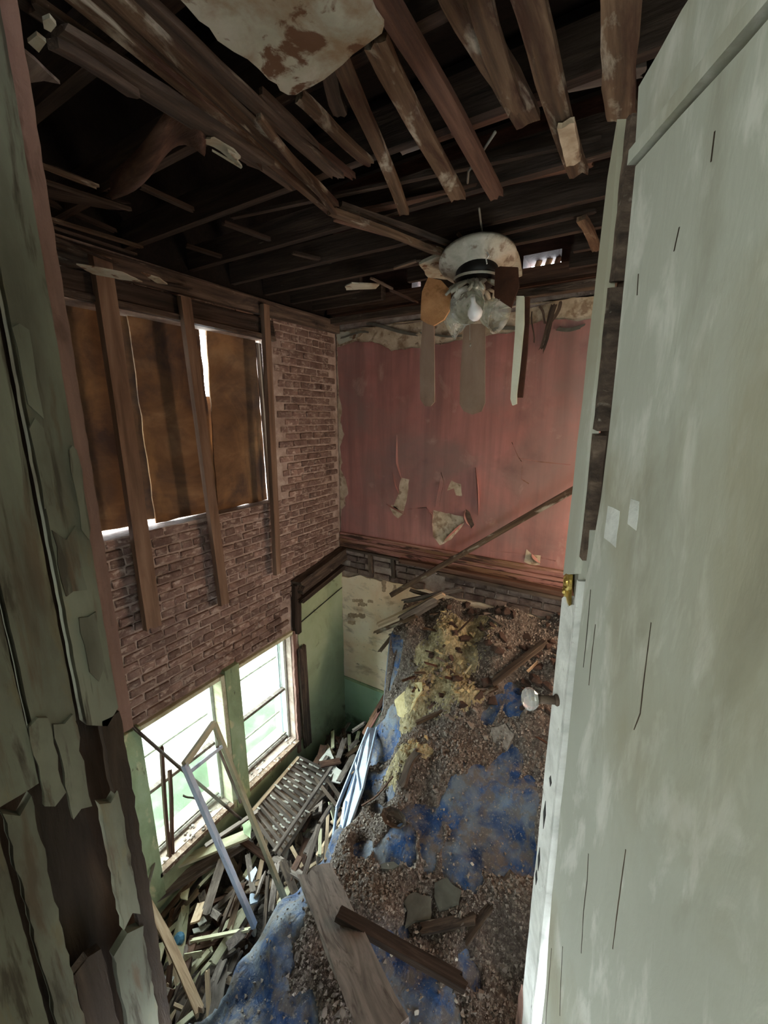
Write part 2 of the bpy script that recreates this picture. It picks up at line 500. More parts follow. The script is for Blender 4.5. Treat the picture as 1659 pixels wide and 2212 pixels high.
# bricks: 10 uneven shapes shared between all of them
BL, BH = 0.205, 0.062


def brick_mesh(seed, L=BL, H=BH, m=brickm):
    r = random.Random(seed)
    bm = bmesh.new()
    bmesh.ops.create_cube(bm, size=1)
    for v in bm.verts:
        v.co = V((v.co.x * 0.05, v.co.y * L, v.co.z * H))
    bmesh.ops.bevel(bm, geom=bm.edges[:], offset=0.007, segments=1, affect='EDGES')
    for v in bm.verts:
        v.co += V((r.uniform(-.003, .003), r.uniform(-.004, .004), r.uniform(-.004, .004)))
    return bmm(bm, m)


bms = [brick_mesh(i) for i in range(9)]
bmh = [brick_mesh(20 + i, 0.098) for i in range(4)]


def in_brick_area(y, z, L):
    h = L / 2
    if z < LZ1 + 0.05 or z > 5.72:
        return False
    if UZ0 - 0.03 < z < UZ1 + 0.12 and y - h < UY1 + 0.0 and y + h > UY0:
        return False
    if z < 2.66 + 0.02 * math.sin(9 * y) and y + h > -0.93:      # green plaster
        return False
    return y + h < 0.0 and y - h > -3.3


spots = []
rr = random.Random(3)
row = 0
z = LZ1 + 0.09
while z < 5.72:
    y = -3.3 + (0.11 if row % 2 else 0)
    hdr = row % 6 == 5
    while y < 0.2:
        L = 0.098 if hdr else BL
        yc = y + L / 2
        if in_brick_area(yc, z, L):
            spots.append((yc, z + rr.uniform(-.004, .004), hdr))
        y += L + 0.013
    z += 0.0765
    row += 1
pc = V((0, CAM.y, CAM.z))
vis = [s for s in spots if s[0] > -3.0]
hid = [s for s in spots if s[0] <= -3.0]
vis.sort(key=lambda s: (V((0, s[0], s[1])) - CAM).length)
stuffb = MB()
for i, (y, z, hdr) in enumerate(vis + hid):
    x = -0.022 + rr.uniform(-0.006, 0.008)
    rot = Matrix.Rotation(rr.uniform(-.02, .02), 4, 'X') @ Matrix.Rotation(rr.uniform(-.02, .02), 4, 'Z')
    if i < 300:
        link('brick', rr.choice(bmh if hdr else bms), wl, Matrix.Translation((x, y, z)) @ rot)
    else:
        me = rr.choice(bmh if hdr else bms)
        stuffb.add([Matrix.Translation((x, y, z)) @ rot @ v.co for v in me.vertices], [tuple(p.vertices) for p in me.polygons])
stuffb.out('more_bricks', brickm, wl, kind='stuff')

# green plaster on the lower part, ragged edge
b = MB()
poly = ragged([(0.0, -0.86, 0.0), (0.0, 0.0, 0.0), (0.0, 0.0, 2.66), (0.0, -0.9, 2.62), (0.0, -0.95, 2.3), (0.0, -0.86, 2.2)], 0.02, 0.08, (1, 2), 5)
poly = [V((0.004, min(p.y, 0.0), max(0, p.z))) for p in poly]
b.prism(poly, (-0.03, 0, 0))
b.out('green_plaster', greenw, wl)
b = MB()
b.prism([V((0.004, p.y, p.z)) for p in ragged([(0, -3.9, 0), (0, -0.86, 0), (0, -0.86, 0.72), (0, -3.9, 0.72)], 0.012, 0.1, (1, 2), 6)], (-0.03, 0, 0))
b.out('plaster_below_windows', greenw, wl)
b = MB()
b.prism([V((0.006, p.y, p.z)) for p in ragged([(0, -3.9, 0.7), (0, -2.86, 0.7), (0, -2.86, 2.3), (0, -3.9, 2.3)], 0.01, 0.1, (1, 2), 7)], (-0.03, 0, 0))
b.out('plaster_left_of_window', greenw, wl)
# charred ledger beam where the floor was, at the right-hand end
board('charred_ledger', (0.05, -0.95, 2.78), (0.03, -0.02, 2.93), 0.16, 0.17, wood_dark, wl, up=(1, 0, 0), jag=(1.4, 0.1), seed=4)
board('charred_ledger', (0.05, -0.92, 2.60), (0.05, -0.05, 2.76), 0.06, 0.12, wood_joist, wl, up=(1, 0, 0), jag=(1.6, 0.5), seed=9)
board('charred_post', (0.03, -0.90, 2.86), (0.03, -0.93, 2.18), 0.10, 0.06, wood_joist, wl, up=(1, 0, 0), jag=(0.9, 1.4), seed=19)
board('crack_line', (0.02, -0.84, 2.30), (0.02, -0.03, 2.44), 0.008, 0.008, blackm, wl, jag=(0, 0), seed=3)  # thin dark bar drawn as a crack line in the plaster
# old iron/gap: window head board above the boarded window
board('window_head_board', (0.03, -3.2, 5.47), (0.03, -1.02, 5.47), 0.15, 0.05, wood_joist, wl, up=(1, 0, 0), jag=(0, 0.2), seed=11)
board('window_head_board', (0.06, -3.2, 5.40), (0.06, -1.05, 5.385), 0.04, 0.05, wood_dark, wl, up=(1, 0, 0), jag=(0, 0.2), seed=12)
board('window_head_board', (0.04, -3.2, 5.62), (0.04, -0.02, 5.66), 0.13, 0.06, wood_dark, wl, up=(1, 0, 0), jag=(0, 0), seed=13)
# the studs hanging in front of window and brick
for (a, c, ww, dd) in [((222, 600), (330, 1362), 0.115, .06), ((402, 680), (484, 1308), 0.085, .05), ((573, 690), (599, 1242), 0.070, .05)]:
    pa, pb = X(*a, 0.10), X(*c, 0.10)
    pa = pa + (pa - pb) * 0.05
    board('stud', pa, pb, ww, dd, wood_stud, wl, up=(1, 0, 0), jag=(0, 0.25), bow=0.004, seed=int(ww * 1000))
# left pink return of the near wall seen beside the boarded window
b = MB()
b.prism([V((0.0, p.y, p.z)) for p in ragged([(0, -3.3, 3.9), (0, -2.93, 3.9), (0, -2.90, 5.33), (0, -3.3, 5.40)], 0.015, 0.08, (1, 2), 8)], (0.02, 0, 0))
b.out('pink_plaster', pinkedge, wl)

# ---- windows of the lower room
for wi, (y0, y1) in enumerate(low):
    wr = root('window_%d' % (wi + 1), (-0.1, (y0 + y1) / 2, LZ0), 'structure')
    xg = -0.13
    gl = MB()
    gl.box((xg - 0.004, y0 + 0.03, LZ0 + 0.03), (xg, y1 - 0.03, 1.46))
    gl.out('pane', pane, wr)
    gl = MB()
    gl.box((xg - 0.034, y0 + 0.03, 1.46), (xg - 0.03, y1 - 0.03, LZ1 - 0.03))
    gl.out('pane', pane, wr)
    for (ya, yb2) in ((y0, y0 + 0.035), (y1 - 0.035, y1)):
        f = MB()
        f.box((xg - 0.05, ya, LZ0), (xg + 0.03, yb2, LZ1))
        f.out('sash_stile', wood_white, wr, bevel=0.003)
        f = MB()
        yy = ya - 0.03 if ya > -1.9 and ya > y0 + .1 else ya + 0.03
        f.box((xg - 0.06, yy, LZ0), (xg - 0.035, yy + 0.02, LZ1))
        f.out('storm_frame_side', wood_blue, wr)
    for zz, th, dp in ((LZ0, 0.03, 0.05), (LZ0 + 0.05, 0.018, 0.03), (1.46, 0.035, 0.05), (LZ1 - 0.04, 0.04, 0.05)):
        f = MB()
        f.box((xg - 0.03, y0, zz), (xg + dp - 0.03, y1, zz + th))
        f.out('sash_rail', wood_grey, wr, bevel=0.003)
    for zz in ((1.77,) if wi == 0 else (1.15, 1.89, 2.07)):
        f = MB()
        f.box((xg - 0.075, y0, zz), (xg - 0.06, y1, zz + 0.018))
        f.out('crossbar', wood_grey, wr)
    # reveal: rubble sill and head board
    f = MB()
    f.box((-0.17, y0 - 0.0, LZ0 - 0.05), (0.05, y1, LZ0 - 0.005))
    f.out('window_sill', lathm, wr)
    f = MB()
    f.box((-0.2, y0 - 0.02, LZ1 - 0.005), (0.03, y1 + 0.02, LZ1 + 0.035))
    f.out('window_head', wood_cream, wr, bevel=0.004)
# casings between and beside
tr = root('trim_1', (0.02, -1.89, 0.8), 'structure')
for (ya, yb2, z0, z1, mm, nm, xx) in [(-1.985, -1.94, 0.72, 2.26, wood_cream, 'casing_edge', 0.045), (-1.94, -1.775, 0.70, 2.3, wood_green, 'casing_board', 0.055)]:
    f = MB()
    f.box((-0.14, ya, z0), (xx, yb2, z1))
    f.out(nm, mm, tr, bevel=0.004)
tr = root('trim_2', (0.02, -2.85, 0.7), 'structure')
f = MB()
f.box((-0.14, -2.90, 0.55), (0.05, -2.74, 2.28))
f.out('casing_board', wood_green, tr, bevel=0.004)
tr = root('trim_3', (0.02, -0.95, 0.7), 'structure')
f = MB()
f.prism(ragged([(0, -1.0, 0.6), (0, -0.955, 0.6), (0, -0.95, 2.25), (0, -1.0, 2.25)], 0.008, 0.06, (1, 2), 3), (0.03, 0, 0))
f.out('broken_plaster_edge', pinkedge, tr)
board('casing_board', (0.06, -0.87, 0.62), (0.05, -0.885, 2.02), 0.12, 0.03, wood_dark, tr, up=(1, 0, 0), jag=(0.3, 0.5), seed=31)

# ---- boarded upper window
wr = root('window_3', (-0.1, -2.0, UZ0), 'structure')
sheets = [((-3.0, 3.835), (-2.44, 3.815), (-2.44, 5.5), (-3.0, 5.5), -0.20), ((-2.295, 3.806), (-1.69, 3.803), (-1.722, 5.5), (-2.305, 5.5), -0.15),
          ((-1.715, 3.803), (-1.10, 3.806), (-1.125, 5.5), (-1.66, 5.5), -0.13)]
for k, s in enumerate(sheets):
    xx = s[4]
    pts = ragged([(xx, s[0][0], s[0][1]), (xx, s[1][0], s[1][1]), (xx, s[2][0], s[2][1]), (xx, s[3][0], s[3][1])], 0.006, 0.1, (1, 2), 40 + k)
    f = MB()
    f.prism(pts, (-0.014, 0, 0))
    f.out('plywood_sheet', ply, wr)
f = MB()
f.box((-0.215, -1.83, 3.8), (-0.235, -1.55, 4.84))
f.add([V((xx_, yy_, zz_)) for zz_ in (3.84, 5.5) for xx_, yy_ in ((-0.168, -2.27), (-0.240, -2.445), (-0.25, -2.44), (-0.178, -2.26))], [(0, 3, 2, 1), (4, 5, 6, 7), (0, 1, 5, 4), (1, 2, 6, 5), (2, 3, 7, 6), (3, 0, 4, 7)])  # angled slat added to catch sky light inside the gap
f.out('backing_board', ply, wr)
f = MB()
f.prism(ragged([(-0.34, UY0, UZ0), (0.0, UY0, UZ0), (0.0, UY1, UZ0 - .01), (-0.34, UY1, UZ0)], 0.004, 0.12, (2,), 3), (0, 0, -0.03))
f.out('window_sill', mortar, wr)
# torn strip of old frame at the right jamb
for q in range(3):
    board('frame_remnant', (-0.06, -1.13 - 0.02 * q, 5.35), (-0.05, -1.12 - 0.012 * q, 4.5 - 0.4 * q), 0.02, 0.02, [wood_dark, wood_white, wood_grey][q], wr, jag=(1, 3), seed=50 + q)

# ---- back wall (pink), inner face y = 0
wb = root('wall_back', (1.5, 0, 0), 'structure')
b = MB()
ZH0, ZH1 = 5.94, 6.06
for x0, x1, z0, z1 in [(-0.34, 4.3, 0, 5.74), (-0.34, 0.98, ZH0, ZH1), (1.22, 2.10, ZH0, ZH1), (2.42, 4.3, ZH0, ZH1), (-0.34, 4.3, ZH1, 7.2)]:
    if z0 == 0:
        b.box((x0, 0.018, z0), (x1, 0.34, z1))
b.out('masonry_core', mortar, wb)
b = MB()
for x0, x1, z0, z1 in [(-0.34, 4.3, 5.74, ZH0), (-0.34, 0.98, ZH0, ZH1), (1.22, 2.10, ZH0, ZH1), (2.42, 4.3, ZH0, ZH1), (-0.34, 4.3, ZH1, 7.2)]:
    b.box((x0, 0.018, z0), (x1, 0.34, z1))
b.out('attic_boarding', gablem, wb)
b = MB()   # plaster ground behind the pink paint, with torn top
top = [(4.0, 5.66), (2.75, 5.66), (2.4, 5.64), (2.0, 5.60), (1.6, 5.66), (1.1, 5.62), (0.6, 5.63), (0.0, 5.63)]
poly = [V((0, 0, 3.19)), V((4.0, 0, 3.19))] + ragged([(x, 0, z) for x, z in top], 0.01, 0.12, (0, 2), 12)[:-4] + [V((0, 0, 5.62))]
poly = [V((max(0.0, p.x), 0.004, p.z)) for p in poly]
b.prism(poly, (0, 0.02, 0))
b.out('buff_plaster', undercoat, wb)
b = MB()   # pink paint skin
lft = [(0.02, 5.45), (0.02, 5.2), (0.03, 4.9), (0.07, 4.75), (0.04, 4.6), (0.09, 4.45), (0.03, 4.3), (0.05, 4.1), (0.02, 4.02), (0.1, 3.9), (0.14, 3.72), (0.08, 3.66), (0.09, 3.56), (0.02, 3.5), (0.0, 3.19)]
tp = [(4.0, 5.5), (2.6, 5.47), (2.3, 5.50), (2.0, 5.42), (1.5, 5.40), (1.0, 5.36), (0.75, 5.36), (0.5, 5.48), (0.25, 5.50)]
poly = [V((4.0, 0, 3.19))] + ragged([(x, 0, z) for x, z in tp], 0.012, 0.07, (0, 2), 13)[:-30] + ragged([(x, 0, z) for x, z in tp[-3:]], 0.012, 0.07, (0, 2), 17)[:6] + ragged([(x, 0, z) for x, z in lft], 0.006, 0.05, (0, 2), 14)[:-30] + [V((0.0, 0, 3.5)), V((0, 0, 3.19))]
# plain explicit outline keeps the polygon simple
rg = random.Random(5)
poly = [V((4.0, -0.004, 3.19)), V((4.0, -0.004, 5.5))]
for i in range(len(tp) - 1):
    for q in range(6):
        t = q / 6
        poly.append(V((tp[i][0] * (1 - t) + tp[i + 1][0] * t, -0.004, tp[i][1] * (1 - t) + tp[i + 1][1] * t + rg.uniform(-.012, .012))))
for i in range(len(lft) - 1):
    for q in range(3):
        t = q / 3
        poly.append(V((max(0, lft[i][0] * (1 - t) + lft[i + 1][0] * t + rg.uniform(-.006, .006)), -0.004, lft[i][1] * (1 - t) + lft[i + 1][1] * t)))
poly.append(V((0, -0.004, 3.19)))
b.prism(poly, (0, 0.009, 0))
b.out('pink_paint_layer', pink, wb)


def patch(px, name, m, y=-0.006, th=0.005, seed=1, amp=0.006, step=0.05, parent=wb):
    f = MB()
    f.prism(ragged([Y(x, q, y) for x, q in px], amp, step, (0, 2), seed), (0, th, 0))
    return f.out(name, m, parent)


# bare spots where paint has torn away
patch([(868, 1032), (884, 1036), (878, 1082), (872, 1105), (848, 1098), (860, 1070), (862, 1050)], 'bare_patch', undercoat, seed=1)
patch([(846, 1090), (872, 1108), (860, 1120), (850, 1112), (842, 1096)], 'bare_patch', undercoat, seed=2)
patch([(936, 1102), (1000, 1116), (1003, 1130), (975, 1165), (950, 1178), (936, 1160), (931, 1125)], 'bare_patch', undercoat, seed=3)
patch([(975, 1038), (996, 1046), (998, 1072), (985, 1070), (980, 1055), (966, 1060)], 'bare_patch', undercoat, seed=4)
patch([(1137, 1186), (1150, 1198), (1168, 1200), (1166, 1220), (1150, 1222), (1132, 1214)], 'bare_patch', undercoat, seed=5)


def curl(px, wd, seed, m=pink, parent=wb):
    """strip of paint curling off the wall, standing out towards the room"""
    r = random.Random(seed)
    pts = []
    for i in range(len(px) - 1):
        for q in range(3):
            t = q / 3
            pts.append((px[i][0] * (1 - t) + px[i + 1][0] * t, px[i][1] * (1 - t) + px[i + 1][1] * t))
    pts.append(px[-1])
    vs = []
    n = len(pts)
    for i, (x, yv) in enumerate(pts):
        p = Y(x, yv, -0.004)
        s = math.sin(math.pi * (i + 0.3) / (n - 0.4)) * wd
        for a in range(5):
            th = a / 4 * 1.9
            vs.append(p + V((s * math.sin(th) * (1 if seed % 2 else -1), -s * (1 - math.cos(th)) * 1.2, r.uniform(-.002, .002))))
    fs = [(i * 5 + a, i * 5 + a + 1, (i + 1) * 5 + a + 1, (i + 1) * 5 + a) for i in range(n - 1) for a in range(4)]
    o = link('paint_curl', mesh(vs, fs, m, True), parent)
    md = o.modifiers.new('t', 'SOLIDIFY')
    md.thickness = 0.003
    return o


for k, (px, wd) in enumerate([([(1027, 1010), (1030, 1060), (1033, 1112)], 0.035), ([(858, 940), (860, 1000), (868, 1034)], 0.015), ([(847, 1018), (853, 1048), (862, 1066)], 0.03),
                              ([(835, 1088), (855, 1098), (876, 1112)], 0.02), ([(936, 1102), (932, 1130), (936, 1160)], 0.015), ([(1003, 1128), (985, 1148), (958, 1172)], 0.03),
                              ([(920, 1097), (932, 1110), (932, 1128)], 0.02), ([(1006, 1102), (1016, 1122), (1022, 1140)], 0.04), ([(952, 1028), (948, 1050), (940, 1095)], 0.01),
                              ([(1150, 1196), (1160, 1205), (1168, 1216)], 0.03)]):
    curl(px, wd, k + 1)
patch([(1006, 1100), (1014, 1106), (1024, 1134), (1018, 1142), (1008, 1120)], 'torn_flap', wood_dark, y=-0.03, seed=9)
# hanging scraps of wallpaper / soot trails at the top right
for k, (a, c, wd) in enumerate([((1200, 655), (1165, 768), 0.05), ((1165, 660), (1180, 700), 0.02), ((1215, 650), (1188, 700), 0.03), ((1150, 672), (1152, 742), 0.012)]):
    board('hanging_scrap', Y(a[0], a[1], -0.03), Y(c[0], c[1], -0.02), wd, 0.004, wood_dark, wb, up=(0, 1, 0), jag=(0.5, 1.5), wob=0.01, seed=60 + k)
for k, (a, c, wd) in enumerate([((790, 700), (905, 722), 0.03), ((735, 728), (800, 716), 0.02), ((905, 722), (1000, 725), 0.02), ((1060, 715), (1120, 705), 0.03), ((1200, 712), (1265, 706), 0.03)]):
    board('torn_lining_edge', Y(a[0], a[1], -0.012), Y(c[0], c[1], -0.012), wd, 0.01, greyplaster, wb, up=(0, 1, 0), jag=(1.5, 1.5), wob=0.012, seed=70 + k)
patch([(727, 718), (790, 712), (775, 728), (748, 738), (733, 745), (728, 735)], 'bare_patch', ceilplaster, y=-0.012, seed=23)

for k, pc_ in enumerate([[(1105, 955), (1118, 985), (1128, 1000), (1126, 1035), (1142, 1045)], [(1060, 1190), (1130, 1196), (1200, 1212)], [(880, 1100), (920, 1096), (932, 1112)], [(1120, 990), (1170, 998), (1232, 1004)], [(952, 1020), (958, 1040), (948, 1096)]]):
    f = MB()
    f.prism([Y(x, q + 0.9, -0.0045) for x, q in pc_] + [Y(x + .9, q - 0.9, -0.0045) for x, q in pc_[::-1]], (0, 0.001, 0))
    f.out('plaster_crack', pinkwood, wb)
# pink baseboard mouldings: three steps of a profile
bb = root('baseboard_back', (1.4, -0.02, 3.0), 'structure')
for k, (z0, z1, yy, nm, mm) in enumerate([(3.175, 3.205, -0.030, 'cap_moulding', pinkwood), (3.13, 3.172, -0.022, 'moulding', pinkwood), (3.09, 3.127, -0.035, 'moulding', pinkwood), (3.02, 3.085, -0.028, 'base_board', pinkwood)]):
    board(nm, (0.0, yy / 2, (z0 + z1) / 2), (3.9, yy / 2, (z0 + z1) / 2 - (0.0 if k < 3 else 0.01)), z1 - z0, abs(yy), mm, bb, up=(0, 1, 0), jag=(0, 0), seg=14, wob=0.002, seed=80 + k)
board('rotten_floor_edge', (0.9, -0.05, 3.00), (3.6, -0.07, 3.0), 0.05, 0.10, wood_red, bb, up=(0, 1, 0), jag=(1.2, 0), seg=12, seed=85)
board('rotten_floor_edge', (1.4, -0.08, 2.95), (3.6, -0.09, 2.95), 0.04, 0.08, wood_dark, bb, up=(0, 1, 0), jag=(1.8, 0), seg=12, seed=86)
board('rotten_floor_edge', (0.02, -0.02, 2.99), (1.5, -0.03, 2.99), 0.03, 0.04, wood_dark, bb, up=(0, 1, 0), jag=(0.2, 1.5), seg=8, seed=87)

# band of block masonry between the storeys
sb = [brick_mesh(90 + i, 0.225, 0.07, stonem) for i in range(6)]
row = 0
z = 2.705
while z < 2.99:
    x = 0.03 + (0.11 if row % 2 else 0)
    while x < 3.3:
        pocket = (row >= 1 and (0.40 < x + .11 < 0.50 or 0.72 < x + .11 < 0.86)) or (row in (0, 1, 2) and 1.15 < x + .11 < 1.5)
        if not pocket:
            link('block', rr.choice(sb), wb, Matrix.Translation((x + 0.113, 0.012 + rr.uniform(-.012, .01), z)) @ Matrix.Rotation(math.pi / 2 + rr.uniform(-.02, .02), 4, 'Z'))
        x += 0.24
    z += 0.082
    row += 1
for x0 in (0.47, 0.80):
    board('joist_stub', (x0, -0.03, 2.99), (x0, 0.0, 2.72), 0.05, 0.04, wood_dark, wb, up=(0, 1, 0), jag=(0, 0.5), seed=int(x0 * 100))

# cream plaster and mint dado of the lower room
b = MB()
poly = [V((0.0, 0, 1.08)), V((4.0, 0, 1.08)), V((4.0, 0, 2.5))]
for q in range(34):
    x = 3.4 - q * 0.1
    poly.append(V((max(x, 0.04), 0, 2.655 + rg.uniform(-.02, .02) - (0.07 * math.exp(-((x - .1) / .1) ** 2)))))
poly.append(V((0.0, 0, 2.58)))
b.prism([V((p.x, -0.004, p.z)) for p in poly], (0, 0.03, 0))
b.out('cream_plaster', cream, wb)
b = MB()
b.box((0, -0.002, 0), (4.0, 0.02, 1.08))
b.out('mint_dado', mintw, wb)
board('dado_rail', (0.0, -0.012, 1.075), (3.0, -0.012, 1.06), 0.035, 0.02, wood_green, wb, up=(0, 1, 0), jag=(0, 0), seed=5)
# marks and scars on the cream plaster
for k, (px, py, ww, hh) in enumerate([(772, 1298, 12, 4), (783, 1306, 10, 4), (770, 1330, 18, 5), (829, 1262, 4, 16), (852, 1275, 3, 12), (760, 1345, 8, 4), (800, 1300, 6, 3)]):
    patch([(px - ww, py - hh), (px + ww, py - hh + 1), (px + ww, py + hh), (px - ww, py + hh - 1)], 'scar', scarm, y=-0.0055, seed=30 + k, amp=0.012, step=0.02)

# ---- right wall, near wall, hall (partly out of frame), floor, roof
wr_ = root('wall_right', (4.3, -2, 0), 'structure')
b = MB()
b.box((4.3, -3.6, 0), (4.45, 0.3, 7.2))
b.out('plaster', pinkedge, wr_)
wn_ = root('wall_near', (1.5, -3.9, 0), 'structure')
b = MB()
b.box((-0.34, -4.02, 0), (2.2, -3.88, 2.9))
b.box((-0.34, -4.02, 2.9), (2.17, -3.88, 7.2))
b.box((2.17, -4.02, 5.45), (4.45, -3.88, 7.2))
b.box((2.2, -4.02, 0), (4.45, -3.88, 2.75))
b.box((3.62, -4.02, 2.75), (4.45, -3.88, 5.45))
b.out('plaster', hallpaint, wn_)
fl = MB()
fl.box((-0.34, -4.0, -0.1), (4.45, 0.3, 0.0))
o = fl.out('floor', floorm, kind='structure')
hf = MB()
hf.box((1.2, -7.6, 2.9), (5.2, -4.02, 3.0))
o = hf.out('floor', wood_dark, kind='structure')
hw = root('wall_hall', (3, -7.5, 3), 'structure')
b = MB()
b.box((1.1, -7.6, 3.0), (1.2, -4.02, 5.9))
b.box((5.2, -7.6, 3.0), (5.3, -4.02, 5.9))
b.box((1.1, -7.6, 3.0), (5.3, -7.5, 4.0))
b.box((1.1, -7.6, 5.75), (5.3, -7.5, 5.9))
b.box((1.1, -7.6, 4.0), (1.75, -7.5, 5.75))
b.box((2.15, -7.6, 4.0), (5.3, -7.5, 5.75))
b.box((1.75, -7.6, 5.2), (2.15, -7.5, 5.75))
b.box((1.75, -7.6, 4.0), (2.15, -7.5, 4.5))
b.out('plaster', hallpaint, hw)
hc = MB()
hc.box((1.1, -7.6, 5.75), (5.3, -4.02, 5.85))
hc.out('ceiling', hallpaint, kind='structure')

# ---- ceiling: joists, furring strips, lath
cl = root('ceiling', (1.5, -2, 5.75), 'structure')
jm = board_mesh(4.5, 0.045, 0.16, wood_joist, seg=10, jag=(0, 0), seed=1)
jys = [-3.62, -3.22, -2.78, -2.33, -1.84, -1.44, -1.06]
for k, y in enumerate(jys):
    link('joist', jm, cl, frame_of((-0.2, y, 5.86), (4.4, y + rr.uniform(-.03, .03), 5.86)))
for k, (y, xa, xb) in enumerate([(-0.70, -0.2, 0.84), (-0.36, -0.2, 0.88), (-0.70, 2.62, 4.4), (-0.36, 2.55, 4.4), (-0.70, 1.32, 1.9), (-0.36, 1.28, 2.02)]):
    board('joist', (xa, y, 5.86), (xb, y, 5.86), 0.045, 0.16, wood_joist, cl, jag=(0, 0.8), seed=90 + k)
# blocking seen between joists on the left
for k, (a, c) in enumerate([((300, 400), (420, 455)), ((480, 480), (585, 518)), ((400, 530), (480, 555)), ((630, 545), (690, 560)), ((200, 400), (100, 360)), ((250, 500), (90, 430))]):
    board('lath', G(a[0], a[1], 5.80), G(c[0], c[1], 5.80), 0.035, 0.02, wood_joist, cl, jag=(0.5, 1), seed=100 + k)
# lath strips near the left end running to the window wall
for k, (a, c, z, wd, mm) in enumerate([
        ((70, 350), (215, 405), 5.70, 0.03, wood_strip), ((75, 385), (290, 455), 5.72, 0.03, wood_dark), ((80, 465), (310, 535), 5.66, 0.04, wood_strip),
        ((80, 480), (295, 550), 5.66, 0.02, wood_dark), ((80, 500), (255, 570), 5.62, 0.02, wood_dark), ((85, 520), (420, 660), 5.62, 0.035, wood_dark),
        ((95, 560), (415, 625), 5.60, 0.03, wood_joist), ((75, 410), (290, 450), 5.74, 0.12, wood_joist)]):
    board('lath', G(a[0], a[1], z), G(c[0], c[1], z), wd, 0.012, mm, cl, jag=(0.5, 1.5), seed=110 + k)
# the bundle of long boards from top left to the fan
for k, (a, c, z, z2, wd, mm) in enumerate([
        ((95, -60), (722, 462), 5.66, 5.66, 0.035, wood_strip), ((150, -60), (700, 430), 5.68, 5.68, 0.10, wood_dark), ((200, -60), (735, 455), 5.67, 5.67, 0.05, wood_strip),
        ((250, -50), (740, 390), 5.69, 5.69, 0.05, wood_dark), ((60, 0), (640, 405), 5.68, 5.68, 0.05, wood_dark), ((110, 60), (580, 360), 5.64, 5.64, 0.09, wood_dark),
        ((280, 0), (760, 385), 5.71, 5.71, 0.04, wood_red), ((20, -20), (460, 290), 5.70, 5.70, 0.04, wood_joist),
        ((560, 250), (722, 462), 5.63, 5.62, 0.02, wood_strip), ((640, 205), (808, 360), 5.70, 5.70, 0.045, wood_strip),
        ((715, 455), (955, 548), 5.64, 5.64, 0.05, wood_strip), ((722, 470), (950, 540), 5.67, 5.67, 0.03, wood_red), ((735, 440), (980, 530), 5.70, 5.70, 0.03, wood_dark),
        ((110, 90), (300, 205), 5.58, 5.62, 0.03, wood_dark), ((560, 195), (740, 380), 5.71, 5.71, 0.03, wood_dark)]):
    board('furring_strip', G(a[0], a[1], z), G(c[0], c[1], z2), wd, 0.022, mm, cl, jag=(0.3, 1.5), seg=10, wob=0.006, seed=130 + k)
# furring strips right of the plaster slab
for k, (a, c, z, wd, mm) in enumerate([
        ((735, 120), (875, 462), 5.70, 0.05, wood_strip), ((808, 80), (990, 432), 5.70, 0.07, wood_strip), ((800, -60), (1078, 425), 5.70, 0.065, wood_red),
        ((960, -80), (1140, 265), 5.72, 0.09, wood_strip), ((1010, -80), (1115, 240), 5.70, 0.06, wood_strip), ((1115, -80), (1250, 378), 5.69, 0.075, wood_strip),
        ((1335, -80), (1345, 262), 5.62, 0.085, wood_strip), ((1255, 470), (1292, 540), 5.72, 0.05, wood_strip), ((690, 100), (740, 250), 5.74, 0.05, wood_dark)]):
    board('furring_strip', G(a[0], a[1], z), G(c[0], c[1], z), wd, 0.025, mm, cl, jag=(0.3, 0.6), seg=8, wob=0.006, seed=160 + k)
board('broken_end', G(1222, 262, 5.66), G(1240, 352, 5.66), 0.055, 0.02, undercoat, cl, jag=(0.4, 0.4), seed=175)
# pale laths running across between them
for k, (a, c, z, wd, mm) in enumerate([((1225, 185), (1395, 150), 5.80, 0.05, wood_grey), ((862, 325), (935, 298), 5.80, 0.05, wood_grey), ((935, 300), (1225, 195), 5.82, 0.05, wood_red),
                                       ((500, 470), (1300, 300), 5.84, 0.03, wood_joist), ((720, 470), (1290, 350), 5.80, 0.05, wood_red), ((1040, 515), (1290, 455), 5.78, 0.04, wood_joist)]):
    board('lath', G(a[0], a[1], z), G(c[0], c[1], z), wd, 0.015, mm, cl, jag=(0.5, 0.5), seed=180 + k)
# splayed broken laths around the fan
for k, (a, c, z, z2, wd, mm) in enumerate([((840, 625), (905, 655), 5.60, 5.5, 0.04, wood_red), ((880, 520), (960, 540), 5.72, 5.66, 0.03, wood_strip), ((900, 505), (985, 535), 5.72, 5.68, 0.02, wood_red),
                                           ((985, 500), (1015, 535), 5.73, 5.66, 0.02, wood_strip), ((800, 600), (850, 625), 5.62, 5.58, 0.02, wood_dark), ((850, 580), (910, 560), 5.66, 5.66, 0.03, wood_dark)]):
    board('broken_lath', G(a[0], a[1], z), G(c[0], c[1], z2), wd, 0.012, mm, cl, jag=(1, 2), seed=190 + k)
# roof above
rf = root('roof', (2, -2, 7.2), 'structure')
b = MB()
b.box((-0.4, -4.1, 7.2), (4.6, 0.4, 7.3))
b.box((4.3, -4.1, 5.6), (4.5, 0.3, 7.25))
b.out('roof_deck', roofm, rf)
for k in range(7):
    board('rafter', (-0.2, -3.6 + 0.58 * k, 7.1), (4.3, -3.6 + 0.58 * k, 7.1), 0.05, 0.14, roofm, rf, jag=(0, 0), seed=k)
